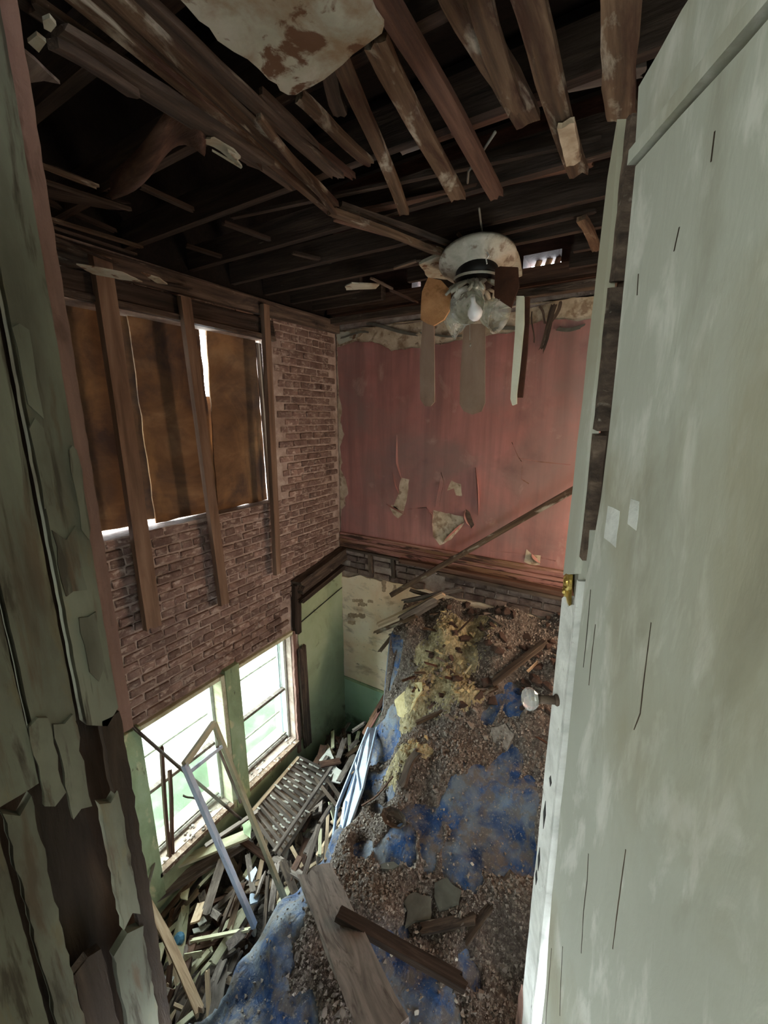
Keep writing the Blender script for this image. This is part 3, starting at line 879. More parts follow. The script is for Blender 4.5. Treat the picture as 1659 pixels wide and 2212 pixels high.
# beam of the attic above the back wall, with light leaking past it
board('plate_beam', (0.0, -0.10, 5.84), (4.2, -0.10, 5.84), 0.12, 0.12, wood_red, cl, up=(0, 1, 0), jag=(0, 0), seed=201)
board('plate_beam', (0.0, -0.14, 5.70), (4.2, -0.14, 5.70), 0.06, 0.10, wood_dark, cl, up=(0, 1, 0), jag=(0, 0), seed=202)
for k, x in enumerate((2.16, 2.25, 2.33, 1.03, 1.12)):
    board('louvre_slat', (x, 0.2, 5.93), (x + 0.04, 0.22, 6.07), 0.014, 0.05, wood_tan, wb, jag=(0.2, 0.2), seed=205 + k)

# stained plaster left on the ceiling near the door
sl = root('ceiling_plaster_slab', G(600, 80, 5.69))
tag(sl, 'large brown-stained slab of ceiling plaster still clinging above the doorway', 'plaster')
out = [(330, -60), (400, 10), (430, 45), (452, 60), (470, 88), (505, 112), (535, 128), (560, 150), (580, 172), (598, 182), (605, 196), (622, 205), (640, 205), (655, 195), (668, 190), (700, 172), (740, 140), (762, 118), (790, 98), (825, 72), (830, 55), (812, 30), (800, 0), (780, -60)]
f = MB()
f.prism([G(x, y, 5.675) for x, y in out], (0, 0, 0.018))
f.out('plaster_face', ceilplaster, sl)
f = MB()
for k, (x, y) in enumerate([(400, -40), (450, -30), (520, 20), (600, 60), (690, 80), (560, -30), (660, -20), (740, 20)]):
    p = G(x, y, 5.70)
    f.box((p.x - .35, p.y - .017, 5.694), (p.x + 0.12, p.y + .017, 5.704))
# pale scraps of plaster still hanging round the ceiling
for k, (pts, z, lab) in enumerate([
        ([(165, 572), (215, 580), (265, 590), (308, 610), (260, 604), (200, 592)], 5.50, 'thin pale plaster scrap lodged above the boarded window, leftmost'),
        ([(745, 620), (760, 612), (820, 615), (812, 624), (748, 627)], 5.62, 'small pale plaster scrap caught on laths left of the ceiling fan'),
        ([(305, 590), (345, 602), (362, 615), (340, 612)], 5.50, 'narrow plaster sliver beside the stud over the boarded window'),
        ([(50, 110), (75, 130), (130, 182), (95, 175), (60, 180)], 5.50, 'dirty pointed plaster shard hanging at the top left corner'),
        ([(60, 92), (80, 76), (100, 92), (84, 114)], 5.5, 'small pale square of plaster at the top left corner'),
        ([(92, 45), (108, 38), (122, 55), (110, 70), (95, 62)], 5.5, 'small pale lump of plaster above the square one at top left')]):
    f = MB()
    f.prism(ragged([G(x, y, z) for x, y in pts], 0.004, 0.03, (0, 1), 220 + k), (0, 0, 0.008))
    tag(f.out('plaster_scrap', ceilplaster if k != 3 else wood_grey), lab, 'plaster scrap')
# curled sheet of lining paper hanging under the joists on the left
vs, fs = [], []
n = 14
for i in range(n + 1):
    t = i / n
    px = 232 + 205 * t
    py = 398 - 150 * math.sin(t * 1.6) * 0.78
    w2 = 16 + 105 * math.sin(math.pi * min(1, t * 0.95 + 0.05))
    for j in range(6):
        s = j / 5
        p = G(px + s * w2 * 0.25, py - w2 * (s - 0.35) * 1.0, 5.66)
        vs.append(V((p.x, p.y, 5.66 - 0.06 * math.sin(math.pi * s) - 0.03 * math.sin(7 * t))))
fs = [(i * 6 + j, i * 6 + j + 1, (i + 1) * 6 + j + 1, (i + 1) * 6 + j) for i in range(n) for j in range(5)]
o = link('sagging_ceiling_paper', mesh(vs, fs, wood_red, True))
md = o.modifiers.new('t', 'SOLIDIFY')
md.thickness = 0.006
tag(o, 'curled brown sheet of ceiling lining hanging under the left joists', 'ceiling paper')
o = board('torn_lining_tongue', G(440, 300, 5.62), G(525, 360, 5.60), 0.05, 0.008, ceilplaster, None, jag=(0.3, 2.5), bow=0.02, seed=222)
tag(o, 'pale torn tongue of lining pointing right of the curled sheet', 'ceiling paper')

# hanging wires
for k, (pts, lab) in enumerate([([(1070, 285), (1040, 330), (1012, 370), (1010, 395)], 'thin pale cable hanging between the ceiling strips above the fan'),
                                ([(1035, 450), (1040, 490), (1042, 535)], 'short cable dropping into the fan mounting')]):
    f = MB()
    f.tube([G(x, y, 5.74 - 0.0 * i) for i, (x, y) in enumerate(pts)], 0.006, 6)
    tag(f.out('cable', wirem, smooth=True), lab, 'cable')

# ================================================================== CEILING FAN
FY = -1.38
F0 = Y(1030, 585, FY)
fan = root('ceiling_fan', F0)
tag(fan, 'ruined ceiling fan with sagging blades hanging before the pink wall', 'ceiling fan')


def FP(px, py, d=0.0): return Y(px, py, FY + d)


f = MB()   # remnant of ceiling board behind the canopy
f.prism(ragged([G(905, 572, 5.64), G(940, 556, 5.64), G(1030, 540, 5.64), G(1112, 542, 5.64), G(1122, 562, 5.64), G(1128, 596, 5.64), G(1110, 604, 5.64), G(960, 604, 5.64), G(925, 600, 5.64)], 0.006, 0.06, (0, 1), 3), (0, 0, 0.02))
f.out('ceiling_board_remnant', ceilplaster, fan)
cx, cy = F0.x + 0.0, FY
zt = FP(1030, 566).z
TM = Matrix.Rotation(YAW, 4, 'Z') @ Matrix.Rotation(math.radians(-16), 4, 'X')
f = MB()
f.lathe([(0.0, 0.02), (0.235, 0.02), (0.24, 0.0), (0.225, -0.018), (0.20, -0.022), (0.19, -0.035), (0.16, -0.045), (0.155, -0.06), (0.12, -0.062)], (cx, cy, zt), 40, TM)
f.out('canopy', fanmetal, fan, smooth=True)
f = MB()
f.lathe([(0.13, 0.0), (0.135, -0.05), (0.11, -0.09), (0.05, -0.10), (0.0, -0.10)], (cx, cy, zt - 0.04), 32, TM)
f.out('motor_housing', blackm, fan, smooth=True)
f = MB()
f.lathe([(0.14, 0.0), (0.146, -0.008), (0.14, -0.016)], (cx, cy, zt - 0.09), 32)
f.lathe([(0.0, 0.0), (0.055, 0.0), (0.06, -0.03), (0.045, -0.08), (0.06, -0.1), (0.05, -0.13), (0.0, -0.135)], (cx, cy, zt - 0.13), 24)
f.out('switch_housing', fanmetal, fan, smooth=True)
for k in range(5):    # ornate blade irons drooping from the housing
    a = math.radians([200, 345, 250, 290, 80][k])
    d = V((math.cos(a), math.sin(a), 0))
    f = MB()
    base = V((cx, cy, zt - 0.13))
    s = d.cross(V((0, 0, 1)))
    for q in (-1, 1):
        f.tube([base + d * 0.10 + s * 0.015 * q, base + d * 0.15 + s * 0.05 * q + V((0, 0, -.02)), base + d * 0.20 + s * 0.02 * q + V((0, 0, -.05)), base + d * 0.23 + s * 0.045 * q + V((0, 0, -.09))], [0.012, 0.01, 0.012, 0.008], 8)
    f.tube([base + d * 0.10, base + d * 0.16 + V((0, 0, -.03)), base + d * 0.23 + V((0, 0, -.08))], [0.012, 0.018, 0.01], 8)
    f.out('blade_iron', fanmetal, fan, smooth=True)


def blade(name, px, m, d0, th, label, parent=fan, seed=0, face=None):
    f = MB()
    f.prism([FP(x, y, d0) for x, y in px], (0, th, 0))
    o = f.out(name, m, parent, bevel=0.002)
    if label:
        o['label'] = label
    return o


blade('blade', [(925, 600), (952, 606), (972, 628), (970, 670), (958, 690), (936, 703), (922, 698), (909, 690), (910, 655), (912, 630)], fanblade, -0.16, 0.016, 'swollen orange fibreboard blade stub')
blade('blade', [(1070, 582), (1080, 576), (1118, 578), (1120, 620), (1112, 640), (1104, 664), (1090, 655), (1068, 640)], fanblade2, -0.12, 0.012, 'dark brown blade stub')
blade('blade', [(914, 690), (937, 690), (938, 800), (938, 868), (930, 877), (918, 877), (908, 862), (907, 780)], fantan, 0.02, 0.01, 'narrow tan blade sagging straight down')
blade('blade', [(1003, 700), (1048, 700), (1047, 800), (1047, 870), (1040, 888), (1020, 895), (1002, 888), (993, 872), (995, 800)], fantan, 0.0, 0.01, 'broad tan blade sagging straight down in the middle')
blade('blade', [(1116, 640), (1131, 640), (1131, 700), (1127, 740), (1121, 800), (1115, 852), (1115, 872), (1107, 875), (1103, 862), (1107, 800), (1113, 720)], fanpale, -0.06, 0.02, 'pale edge-on blade hanging down')
blade('blade', [(1130, 642), (1143, 642), (1141, 700), (1138, 760), (1131, 830), (1128, 858), (1117, 858), (1121, 800), (1127, 730)], fanblade2, -0.03, 0.02, 'dark brown delaminated blade layer')
# light kit: two tulip shades, bare bulb and finial
lk = V((cx, cy, zt - 0.26))
Ms = Matrix.Rotation(math.radians(-70), 4, 'Y')
for k, (a, tilt) in enumerate([(190, 62), (-15, 66), (-85, 80)]):
    M = Matrix.Rotation(math.radians(a), 4, 'Z') @ Matrix.Rotation(math.radians(180 - tilt), 4, 'Y')
    f = MB()
    pr = [(0.025, 0.02), (0.034, 0.05), (0.06, 0.08), (0.08, 0.12), (0.09, 0.17), (0.108, 0.20)]
    f.lathe(pr, lk, 20, M)
    o = f.out('lamp_shade', clearglass, fan, smooth=True)
    md = o.modifiers.new('t', 'SOLIDIFY')
    md.thickness = 0.004
f = MB()
bc = FP(1026, 676, -0.24)
f.lathe([(0.0, -0.045), (0.022, -0.04), (0.038, -0.022), (0.044, 0.0), (0.038, 0.024), (0.022, 0.045), (0.014, 0.06), (0.014, 0.09), (0, 0.09)], bc, 20, Matrix.Rotation(math.radians(35), 4, 'X'))
f.out('light_bulb', bulbm, fan, smooth=True)
f = MB()
f.tube([FP(1015, 700, -0.02), FP(1015, 735, -0.02)], 0.0015, 5)
f.lathe([(0.0, 0.012), (0.007, 0.0), (0.004, -0.012), (0, -0.014)], FP(1016, 745, -0.02), 10)
f.out('pull_chain', fanmetal, fan)
f = MB()
f.tube([FP(1052, 545, -.3), FP(1056, 552, -.3), FP(1050, 560, -.3), FP(1052, 570, -.3)], 0.004, 6)
f.out('loose_wire', wood_white, fan)

# ================================================================== DOOR SIDE (right)
DA = V((3.085, -3.196, 0))
DD = V((-0.45243, 0.8918, 0))
DN = V((-0.8918, -0.45243, 0))          # towards the camera side


def D(s, z, n=0.0):
    return DA + DD * s + DN * n + V((0, 0, z))


def dbox(s0, s1, z0, z1, n0, n1):
    f = MB()
    c = [D(s, z, n) for z in (z0, z1) for (s, n) in ((s0, n0), (s1, n0), (s1, n1), (s0, n1))]
    f.add(c, [(0, 3, 2, 1), (4, 5, 6, 7), (0, 1, 5, 4), (1, 2, 6, 5), (2, 3, 7, 6), (3, 0, 4, 7)])
    return f


dr = root('door_1', D(0, 3.0), 'structure')
dr['label'] = 'tall white-painted door surface on the right with cracked stile and glass knob'


def dpoly(pts, n0, th, name, m, parent=dr, amp=0.003, step=0.05, seed=1, keep=False):
    r = random.Random(seed)
    out = []
    k = len(pts)
    for i in range(k):
        a, c = pts[i], pts[(i + 1) % k]
        q = 1 if keep else max(1, int(math.dist(a, c) / step))
        for j in range(q):
            t = j / q
            jt = r.uniform(-amp, amp) if j else 0
            out.append((a[0] * (1 - t) + c[0] * t + jt, a[1] * (1 - t) + c[1] * t + (r.uniform(-amp, amp) if j else 0)))
    f = MB()
    f.prism([D(s, z, n0) for s, z in out], DN * th)
    return f.out(name, m, parent)


# big flat face, its left edge wavers like torn sheeting
dpoly([(-0.85, 2.3), (-0.115, 2.3), (-0.06, 2.9), (-0.02, 3.3), (0.0, 3.7), (0.01, 4.1), (0.012, 4.3), (-0.002, 4.36), (-0.016, 4.5), (-0.012, 4.75), (-0.004, 4.9), (0.006, 5.09), (-0.85, 5.09)], -0.03, 0.03, 'panel', doorpaint, amp=0.004, step=0.12)
dpoly([(-0.85, 5.095), (0.012, 5.095), (0.012, 5.118), (-0.85, 5.125)], -0.01, 0.022, 'head_trim', doorpaint, amp=0.001)
dpoly([(-0.85, 5.128), (0.02, 5.122), (0.035, 5.225), (-0.08, 5.245), (-0.85, 5.26)], -0.03, 0.028, 'upper_panel', doorpaint, amp=0.002)
# stile with bead and groove, broken off at the top
dpoly([(0.03, 2.2), (0.115, 2.2), (0.118, 3.0), (0.122, 3.6), (0.125, 3.9), (0.132, 4.21), (0.115, 4.225), (0.09, 4.205), (0.07, 4.222), (0.055, 4.2), (0.04, 3.6)], -0.035, 0.035, 'stile', wood_white, amp=0.004, step=0.09, seed=4)
dpoly([(0.004, 2.2), (0.03, 2.2), (0.04, 3.4), (0.055, 4.28), (0.035, 4.28), (0.022, 3.6)], -0.045, 0.025, 'stile_groove', greyplaster, amp=0.001, step=0.2, seed=5)
dpoly([(-0.01, 2.2), (0.006, 2.2), (0.024, 3.6), (0.036, 4.30), (0.026, 4.30), (0.012, 3.6)], -0.02, 0.028, 'bead', wood_white, amp=0.002, step=0.1, seed=6)
for k, (s, z, l) in enumerate([(0.095, 3.62, 0.09), (0.10, 3.45, 0.08), (0.105, 3.36, 0.05), (0.08, 3.72, 0.03), (0.03, 2.95, .05)]):
    dpoly([(s, z), (s - 0.012, z - l * .4), (s - 0.006, z - l), (s + 0.006, z - l * 0.5)], 0.0005, 0.001, 'split', blackm, amp=0.001, seed=k)
for k, cr in enumerate([[(-0.155, 3.76), (-0.165, 3.70), (-0.168, 3.62), (-0.182, 3.52)], [(-0.27, 3.92), (-0.275, 3.80), (-0.28, 3.70)], [(-0.06, 4.24), (-0.062, 4.16), (-0.065, 4.10)], [(-0.10, 3.40), (-0.115, 3.30), (-0.13, 3.22)], [(-0.24, 4.34), (-0.245, 4.25), (-0.25, 4.18), (-0.24, 4.14)],
                        [(-0.16, 4.93), (-0.155, 4.90)], [(-0.055, 4.90), (-0.06, 4.865)], [(-0.21, 5.02), (-0.212, 4.985)], [(-0.045, 3.30), (-0.06, 3.1), (-0.08, 2.95)], [(-0.02, 4.30), (-0.028, 4.2), (-0.03, 4.12)]]):
    wd = 0.0016 if k not in (5, 6, 7) else 0.0018
    dpoly([(a + wd * (0.3 + math.sin(math.pi * (q + .5) / len(cr))), c) for q, (a, c) in enumerate(cr)] + [(a - wd * 0.3, c) for a, c in cr[::-1]], 0.0, 0.0006, 'paint_crack', jambdark, amp=0.0004, step=0.02, seed=k)
for k, (s0_, z0_, w_, h_) in enumerate([(-0.12, 5.11, .012, .02), (-0.10, 4.42, .05, .07), (-0.16, 4.47, .03, .05)]):
    if k:
        dpoly([(s0_, z0_), (s0_ + w_, z0_ + .004), (s0_ + w_, z0_ + h_), (s0_ + .003, z0_ + h_)], 0.0, 0.0006, 'scrubbed_patch', wood_white, amp=0.0015, step=0.02, seed=k)
# exposed rough timber and lath ends above, then the pale casing strip beyond
dpoly([(-0.01, 4.28), (0.09, 4.28), (0.10, 5.2), (0.0, 5.22)], -0.06, 0.03, 'bare_wood', jambdark, amp=0.004, seed=8)
for k in range(3):
    z0 = 4.34 + k * 0.29
    dpoly([(0.052, z0), (0.076, z0 + .004), (0.080, z0 + 0.285), (0.058, z0 + 0.28)], -0.03, 0.024, 'lath_end', wood_dark, amp=0.003, step=0.03, seed=30 + k)
dpoly([(0.072, 4.30), (0.140, 4.27), (0.138, 4.6), (0.130, 4.9), (0.125, 5.13), (0.108, 5.22), (0.09, 5.15), (0.080, 4.9), (0.078, 4.7), (0.070, 4.5)], -0.02, 0.02, 'casing_strip', doorpaint, amp=0.003, step=0.1, seed=9)
dpoly([(0.03, 4.25), (0.085, 4.27), (0.09, 4.42), (0.075, 4.47), (0.05, 4.40)], -0.035, 0.02, 'torn_sheet', doorpaint, amp=0.003, step=0.04, seed=10)
dpoly([(0.06, 4.20), (0.15, 4.28), (0.175, 4.33), (0.14, 4.36), (0.08, 4.33)], -0.028, 0.012, 'burnt_scrap', greyplaster, amp=0.006, step=0.03, seed=11)
# rotten plaster at the stile's foot
dpoly([(0.075, 2.5), (0.13, 2.5), (0.135, 2.78), (0.12, 2.86), (0.095, 2.80)], 0.001, 0.004, 'stained_patch', pinkedge, amp=0.004, step=0.03, seed=12)

# brass latch plate
f = MB()
for (s, z, r1) in ((0.112, 4.262, 0.022), (0.118, 4.235, 0.014)):
    M = frame_of((0, 0, 0), DN).to_3x3().to_4x4() @ Matrix.Rotation(math.pi / 2, 4, 'Y')
    f.lathe([(r1, 0.0), (r1 * 0.95, 0.006), (r1 * 0.7, 0.008), (r1 * 0.6, 0.004), (r1 * 0.4, 0.01), (0, 0.012)], D(s, z, -0.005), 14, M)
f.prism([D(0.09, 4.21, -0.008), D(0.14, 4.225, -0.008), D(0.135, 4.30, -0.008), D(0.10, 4.285, -0.008)], DN * 0.006)
f.out('brass_plate', brass, dr)

# glass knob on its spindle: axis along the face normal
KP = V(CAM) + ray(1147, 1510).normalized() * 0.0
s0, z0 = 0.088, 3.842
ax = frame_of((0, 0, 0), DN).to_3x3().to_4x4() @ Matrix.Rotation(math.pi / 2, 4, 'Y')
# find normal offset so that the knob's centre falls at pixel (1147,1510)
dcam = ray(1147, 1510)
t = None
P0 = D(s0, 0, 0)
# solve CAM + t*dcam on the vertical line family D(s0, z, n)
det = dcam.x * DN.y - dcam.y * DN.x
rx, ry = P0.x - CAM.x, P0.y - CAM.y
tt = (rx * DN.y - ry * DN.x) / det
kc = CAM + dcam * tt
f = MB()
f.lathe([(0.0, -0.016), (0.018, -0.015), (0.026, -0.006), (0.029, 0.004), (0.027, 0.012), (0.020, 0.019), (0.012, 0.022), (0.0, 0.022)], kc, 12, ax)
kn = f.out('glass_knob', knobglass, dr)
f = MB()
wallp = kc - DN * ((kc - D(s0, kc.z, 0)).dot(DN))
f.tube([wallp, kc - DN * 0.012], 0.011, 12)
f.lathe([(0.014, 0.0), (0.015, 0.004), (0.012, 0.008), (0, 0.009)], wallp, 16, ax)
f.out('knob_spindle', wood_dark, dr, smooth=True)

# ================================================================== LEFT JAMB
jl = root('door_2', (2.25, -3.85, 3.0), 'structure')
jl['label'] = 'broken doorway jamb on the left with peeling green paint'
XJ = 2.25


def jpoly(px, name, m, dx=0.0, th=0.02, amp=0.002, step=0.06, seed=1):
    f = MB()
    f.prism(ragged([X(a, c, XJ + dx) for a, c in px], amp, step, (1, 2), seed), (-th, 0, 0))
    return f.out(name, m, jl)


def jstrip(ya, yb, z0, z1, name, m, dx=0.0, th=0.02, amp=0.0014, step=0.025, seed=1, jag=0.03):
    amp *= 0.5
    r = random.Random(seed)
    n = max(2, int((z1 - z0) / step))
    pts = []
    for i in range(n + 1):
        pts.append(V((XJ + dx, ya + r.uniform(-amp, amp), z0 + (z1 - z0) * i / n)))
    pts.append(V((XJ + dx, (ya + yb) / 2, z1 + r.uniform(-jag, jag))))
    for i in range(n, -1, -1):
        pts.append(V((XJ + dx, yb + r.uniform(-amp, amp), z0 + (z1 - z0) * i / n)))
    pts.append(V((XJ + dx, (ya + yb) / 2 + r.uniform(-.01, .01), z0 + r.uniform(-jag, jag))))
    f = MB()
    f.prism(pts, (-th, 0, 0))
    return f.out(name, m, jl)


jstrip(-4.12, -3.79, 2.3, 5.7, 'backing_plaster', jambdark, dx=-0.07, th=0.03, amp=0.0, jag=0)
jstrip(-3.777, -3.752, 3.98, 5.6, 'pink_plaster_edge', pinkedge, dx=-0.006, th=0.06, amp=0.002, seed=2)
jstrip(-3.838, -3.778, 4.05, 5.6, 'jamb_board', jambpaint, dx=0.0, th=0.03, seed=3)
jstrip(-3.922, -3.857, 4.08, 5.6, 'casing_board', jambpaint, dx=0.012, th=0.03, seed=4)
jstrip(-3.99, -3.932, 4.0, 5.6, 'casing_board', jambpaint, dx=0.016, th=0.03, seed=5)
jstrip(-4.11, -3.998, 2.6, 5.6, 'outer_casing', jambpaint, dx=0.02, th=0.03, seed=6)
# lower, broken pieces
jstrip(-3.812, -3.776, 3.05, 4.04, 'splintered_board', jambdark, dx=0.0, th=0.02, seed=7, amp=0.005)
jstrip(-3.842, -3.805, 3.50, 3.86, 'casing_remnant', jambpaint, dx=0.004, th=0.02, seed=8, amp=0.004)
jstrip(-3.87, -3.805, 2.6, 3.46, 'casing_remnant', jambpaint, dx=0.004, th=0.02, seed=9, amp=0.005)
jstrip(-3.895, -3.862, 3.88, 4.10, 'torn_paper', jambpaint, dx=0.018, th=0.01, seed=10, amp=0.006)
jstrip(-3.985, -3.945, 2.6, 3.98, 'casing_remnant', jambpaint, dx=0.01, th=0.02, seed=11, amp=0.005)
jstrip(-3.94, -3.885, 2.6, 3.5, 'lower_board', jambdark, dx=-0.005, th=0.02, seed=12, amp=0.006)
jstrip(-3.93, -3.90, 3.95, 4.12, 'torn_paper', jambpaint, dx=0.02, th=0.01, seed=14, amp=0.006)
# bubbled flakes on the jamb
for k, (ya, yb, z0, z1) in enumerate([(-3.838, -3.818, 4.68, 4.80), (-3.84, -3.822, 4.50, 4.64), (-3.835, -3.80, 4.33, 4.46), (-3.82, -3.79, 4.16, 4.28), (-3.90, -3.87, 4.9, 5.1), (-3.79, -3.775, 4.45, 4.6)]):
    jstrip(ya, yb, z0, z1, 'paint_flake', jambpaint, dx=0.004 if k != 4 else 0.016, th=0.005, seed=20 + k, amp=0.004, step=0.03)

# ================================================================== THE MOUND
ctrl = []


def cp(x, y, z): ctrl.append((x, y, z))


for x, z in ((1.0, 2.38), (1.15, 2.50), (1.6, 2.62), (2.2, 2.70), (2.8, 2.72), (3.6, 2.72)):
    cp(x, 0.0, z)
for x, z in ((1.02, 2.28), (1.2, 2.38), (1.7, 2.42), (2.2, 2.46), (2.8, 2.5), (3.6, 2.5)):
    cp(x, -0.35, z)
for x, z in ((1.03, 1.15), (1.2, 1.75), (1.5, 2.02), (2.0, 2.10), (2.6, 2.2), (3.6, 2.3)):
    cp(x, -0.75, z)
for x, z in ((1.12, 1.05), (1.35, 1.3), (1.7, 1.70), (2.2, 1.75), (2.8, 1.8), (3.6, 1.9)):
    cp(x, -1.2, z)
for x, z in ((1.25, 1.0), (1.5, 1.22), (1.9, 1.45), (2.3, 1.5), (2.8, 1.45), (3.6, 1.5)):
    cp(x, -1.7, z)
for x, z in ((1.27, 1.02), (1.6, 1.25), (1.9, 1.3), (2.3, 1.12), (2.8, 1.05), (3.6, 1.1)):
    cp(x, -2.2, z)
for x, z in ((1.25, 1.05), (1.5, 1.35), (1.9, 1.2), (2.3, 1.05), (2.8, 0.95), (3.6, 1.0)):
    cp(x, -2.7, z)
for x, z in ((1.28, 1.0), (1.6, 1.2), (1.9, 1.1), (2.3, 0.95), (3.0, 0.9), (3.6, 0.9)):
    cp(x, -3.2, z)
for x, z in ((1.2, 0.9), (1.6, 0.95), (2.2, 0.9), (3.6, 0.8)):
    cp(x, -3.8, z)
ctrl = np.array(ctrl)
EDGE = [(0.0, 0.97), (-0.35, 1.0), (-0.6, 1.02), (-1.2, 1.12), (-1.95, 1.30), (-2.35, 1.27), (-2.7, 1.25), (-3.05, 1.30), (-3.3, 1.16), (-4.0, 1.1)]


def edge(y):
    for i in range(len(EDGE) - 1):
        if EDGE[i][0] >= y >= EDGE[i + 1][0]:
            t = (EDGE[i][0] - y) / (EDGE[i][0] - EDGE[i + 1][0])
            return EDGE[i][1] * (1 - t) + EDGE[i + 1][1] * t
    return 1.1


def base_h(x, y):
    d2 = (ctrl[:, 0] - x) ** 2 + (ctrl[:, 1] - y) ** 2
    wgt = 1.0 / (d2 + 0.012) ** 1.6
    return float((wgt * ctrl[:, 2]).sum() / wgt.sum())


def H(x, y, folds=True):
    e = edge(y)
    z = base_h(max(x, e), y)
    if folds:
        near = math.exp(-((x - e) / 0.35) ** 2) if x > e else 1
        z += 0.05 * noise.noise(V((x * 3, y * 3, 1))) + 0.02 * noise.noise(V((x * 9, y * 9, 2)))
        z += near * 0.035 * math.sin(10 * x + 16 * y + 3 * noise.noise(V((x * 2, y * 2, 5))))
    if x < e:
        t = min(1.0, (e - x) / 0.16)
        z = z * (1 - t) + 0.15 * t - 0.05 * math.sin(math.pi * t) * 0
    return z


NX, NY = 150, 210
xs = np.linspace(0.8, 4.25, NX)
ys = np.linspace(-3.85, -0.01, NY)
hh = np.array([[H(x, y) for x in xs] for y in ys])


def Hm(x, y):
    i = min(max((x - xs[0]) / (xs[1] - xs[0]), 0), NX - 1.001)
    j = min(max((y - ys[0]) / (ys[1] - ys[0]), 0), NY - 1.001)
    a, c = int(i), int(j)
    u, v = i - a, j - c
    return float(hh[c, a] * (1 - u) * (1 - v) + hh[c, a + 1] * u * (1 - v) + hh[c + 1, a] * (1 - u) * v + hh[c + 1, a + 1] * u * v)


def Mp(px, py):
    """first point of the mound along the direction of pixel px,py"""
    d = ray(px, py).normalized()
    t = 0.8
    while t < 7:
        p = CAM + d * t
        if p.x > 0.8 and p.y < 0 and p.z < Hm(p.x, p.y):
            return V((p.x, p.y, Hm(p.x, p.y)))
        t += 0.01
    return V((1.2, -1, 1.2))


gv = [(xs[i], ys[j], hh[j, i]) for j in range(NY) for i in range(NX)]
gf = [(j * NX + i, j * NX + i + 1, (j + 1) * NX + i + 1, (j + 1) * NX + i) for j in range(NY - 1) for i in range(NX - 1)]
tarp = link('blue_tarpaulin', mesh(gv, gf, tarpm, True))
tag(tarp, 'blue tarpaulin draped over the collapsed floor, half buried in dirt', 'tarpaulin')

# where the tarp shows through the dirt (centres found on the mound, radii in metres)
bare = [(835, 1600, .16), (845, 1560, .10), (812, 1680, .12), (850, 1690, .05), (900, 1770, .14), (985, 1735, .16), (1040, 1700, .14), (1090, 1660, .12), (850, 1830, .12), (780, 1840, .10), (930, 1810, .12),
        (1050, 1790, .24), (1100, 1750, .2), (1010, 1840, .14), (1110, 1520, .13), (1060, 1530, .08), (870, 1860, .06), (1120, 1840, .12),
        (600, 2000, .15), (560, 2050, .14), (530, 2120, .14), (600, 2080, .08), (470, 2190, .2), (850, 2080, .13), (820, 2030, .06), (900, 2150, .16), (960, 2190, .12), (1030, 2100, .08), (1040, 1890, .06),
        (640, 1950, .08), (640, 2190, .08), (850, 1400, .05), (855, 1450, .05), (500, 2190, .2), (560, 2190, .14), (820, 1740, .06), (880, 2010, .04)]
bare = [(Mp(a, c), r) for a, c, r in bare]
buffs = [(Mp(a, c), r) for a, c, r in [(960, 1370, .22), (930, 1430, .22), (1000, 1430, .2), (960, 1490, .2), (890, 1520, .16), (1020, 1380, .15), (890, 1560, .1), (1000, 1500, .12), (870, 1640, .1), (900, 1620, .08)]]


def near(lst, p):
    v = 0
    q = V((p[0] * 4, p[1] * 4, 0))
    wv = noise.noise_vector(q) * 0.09 + noise.noise_vector(q * 3.1) * 0.035 + noise.noise_vector(q * 9) * 0.012
    p = (p[0] + wv.x, p[1] + wv.y)
    for c, r in lst:
        d = (V((p[0] - c.x, p[1] - c.y))).length / r
        if d < 1.6:
            v = max(v, math.exp(-d ** 4 * 0.7))
    return v


def sheet(name, m, fn, label, cat, nx=300, ny=360, x0=0.95, x1=3.3, y0=-3.6, y1=-0.02):
    X1 = np.linspace(x0, x1, nx)
    Y1 = np.linspace(y0, y1, ny)
    vs, idx = [], {}
    fs = []
    val = np.full((ny, nx), -1.0)
    for j, y in enumerate(Y1):
        for i, x in enumerate(X1):
            val[j, i] = fn(x, y)
    for j in range(ny - 1):
        for i in range(nx - 1):
            q = [(j, i), (j, i + 1), (j + 1, i + 1), (j + 1, i)]
            if max(val[a] for a in q) > -0.012:
                f = []
                for a in q:
                    if a not in idx:
                        idx[a] = len(vs)
                        vs.append((X1[a[1]], Y1[a[0]], Hm(X1[a[1]], Y1[a[0]]) + val[a]))
                    f.append(idx[a])
                fs.append(tuple(f))
    o = link(name, mesh(vs, fs, m, False))
    tag(o, label, cat, kind='stuff')
    return o


def dirt_h(x, y):
    n = noise.noise(V((x * 5, y * 5, 7))) * 0.5 + noise.noise(V((x * 13, y * 13, 8))) * 0.3
    t = 0.045 + 0.05 * n - 0.13 * near(bare, (x, y))
    e = edge(y)
    t -= 0.10 * math.exp(-((x - e) / 0.1) ** 2) * (1 if y < -0.9 else 0.1)
    if x < e + .01:
        t -= 0.08
    if t > -0.012:
        t += 0.012 * noise.noise(V((x * 45, y * 45, 3))) + 0.008 * abs(noise.noise(V((x * 90, y * 90, 4))))
    return t


sheet('dirt', dirtm, dirt_h, 'grey-brown dirt and mortar dust heaped over the tarpaulin', 'dirt')


def buff_h(x, y):
    v = near(buffs, (x, y))
    if v < 0.05:
        return -1
    return max(dirt_h(x, y), -0.01) + 0.034 * v - 0.016 + 0.016 * noise.noise(V((x * 11, y * 11, 17))) + 0.012 * noise.noise(V((x * 50, y * 50, 13)))


sheet('plaster_dust', buffdirt, buff_h, 'buff plaster dust and crumbs spilled on the upper slope', 'dust', 200, 200, 1.0, 2.6, -1.9, -0.02)


def topz(x, y):
    return Hm(x, y) + max(0.0, dirt_h(x, y))


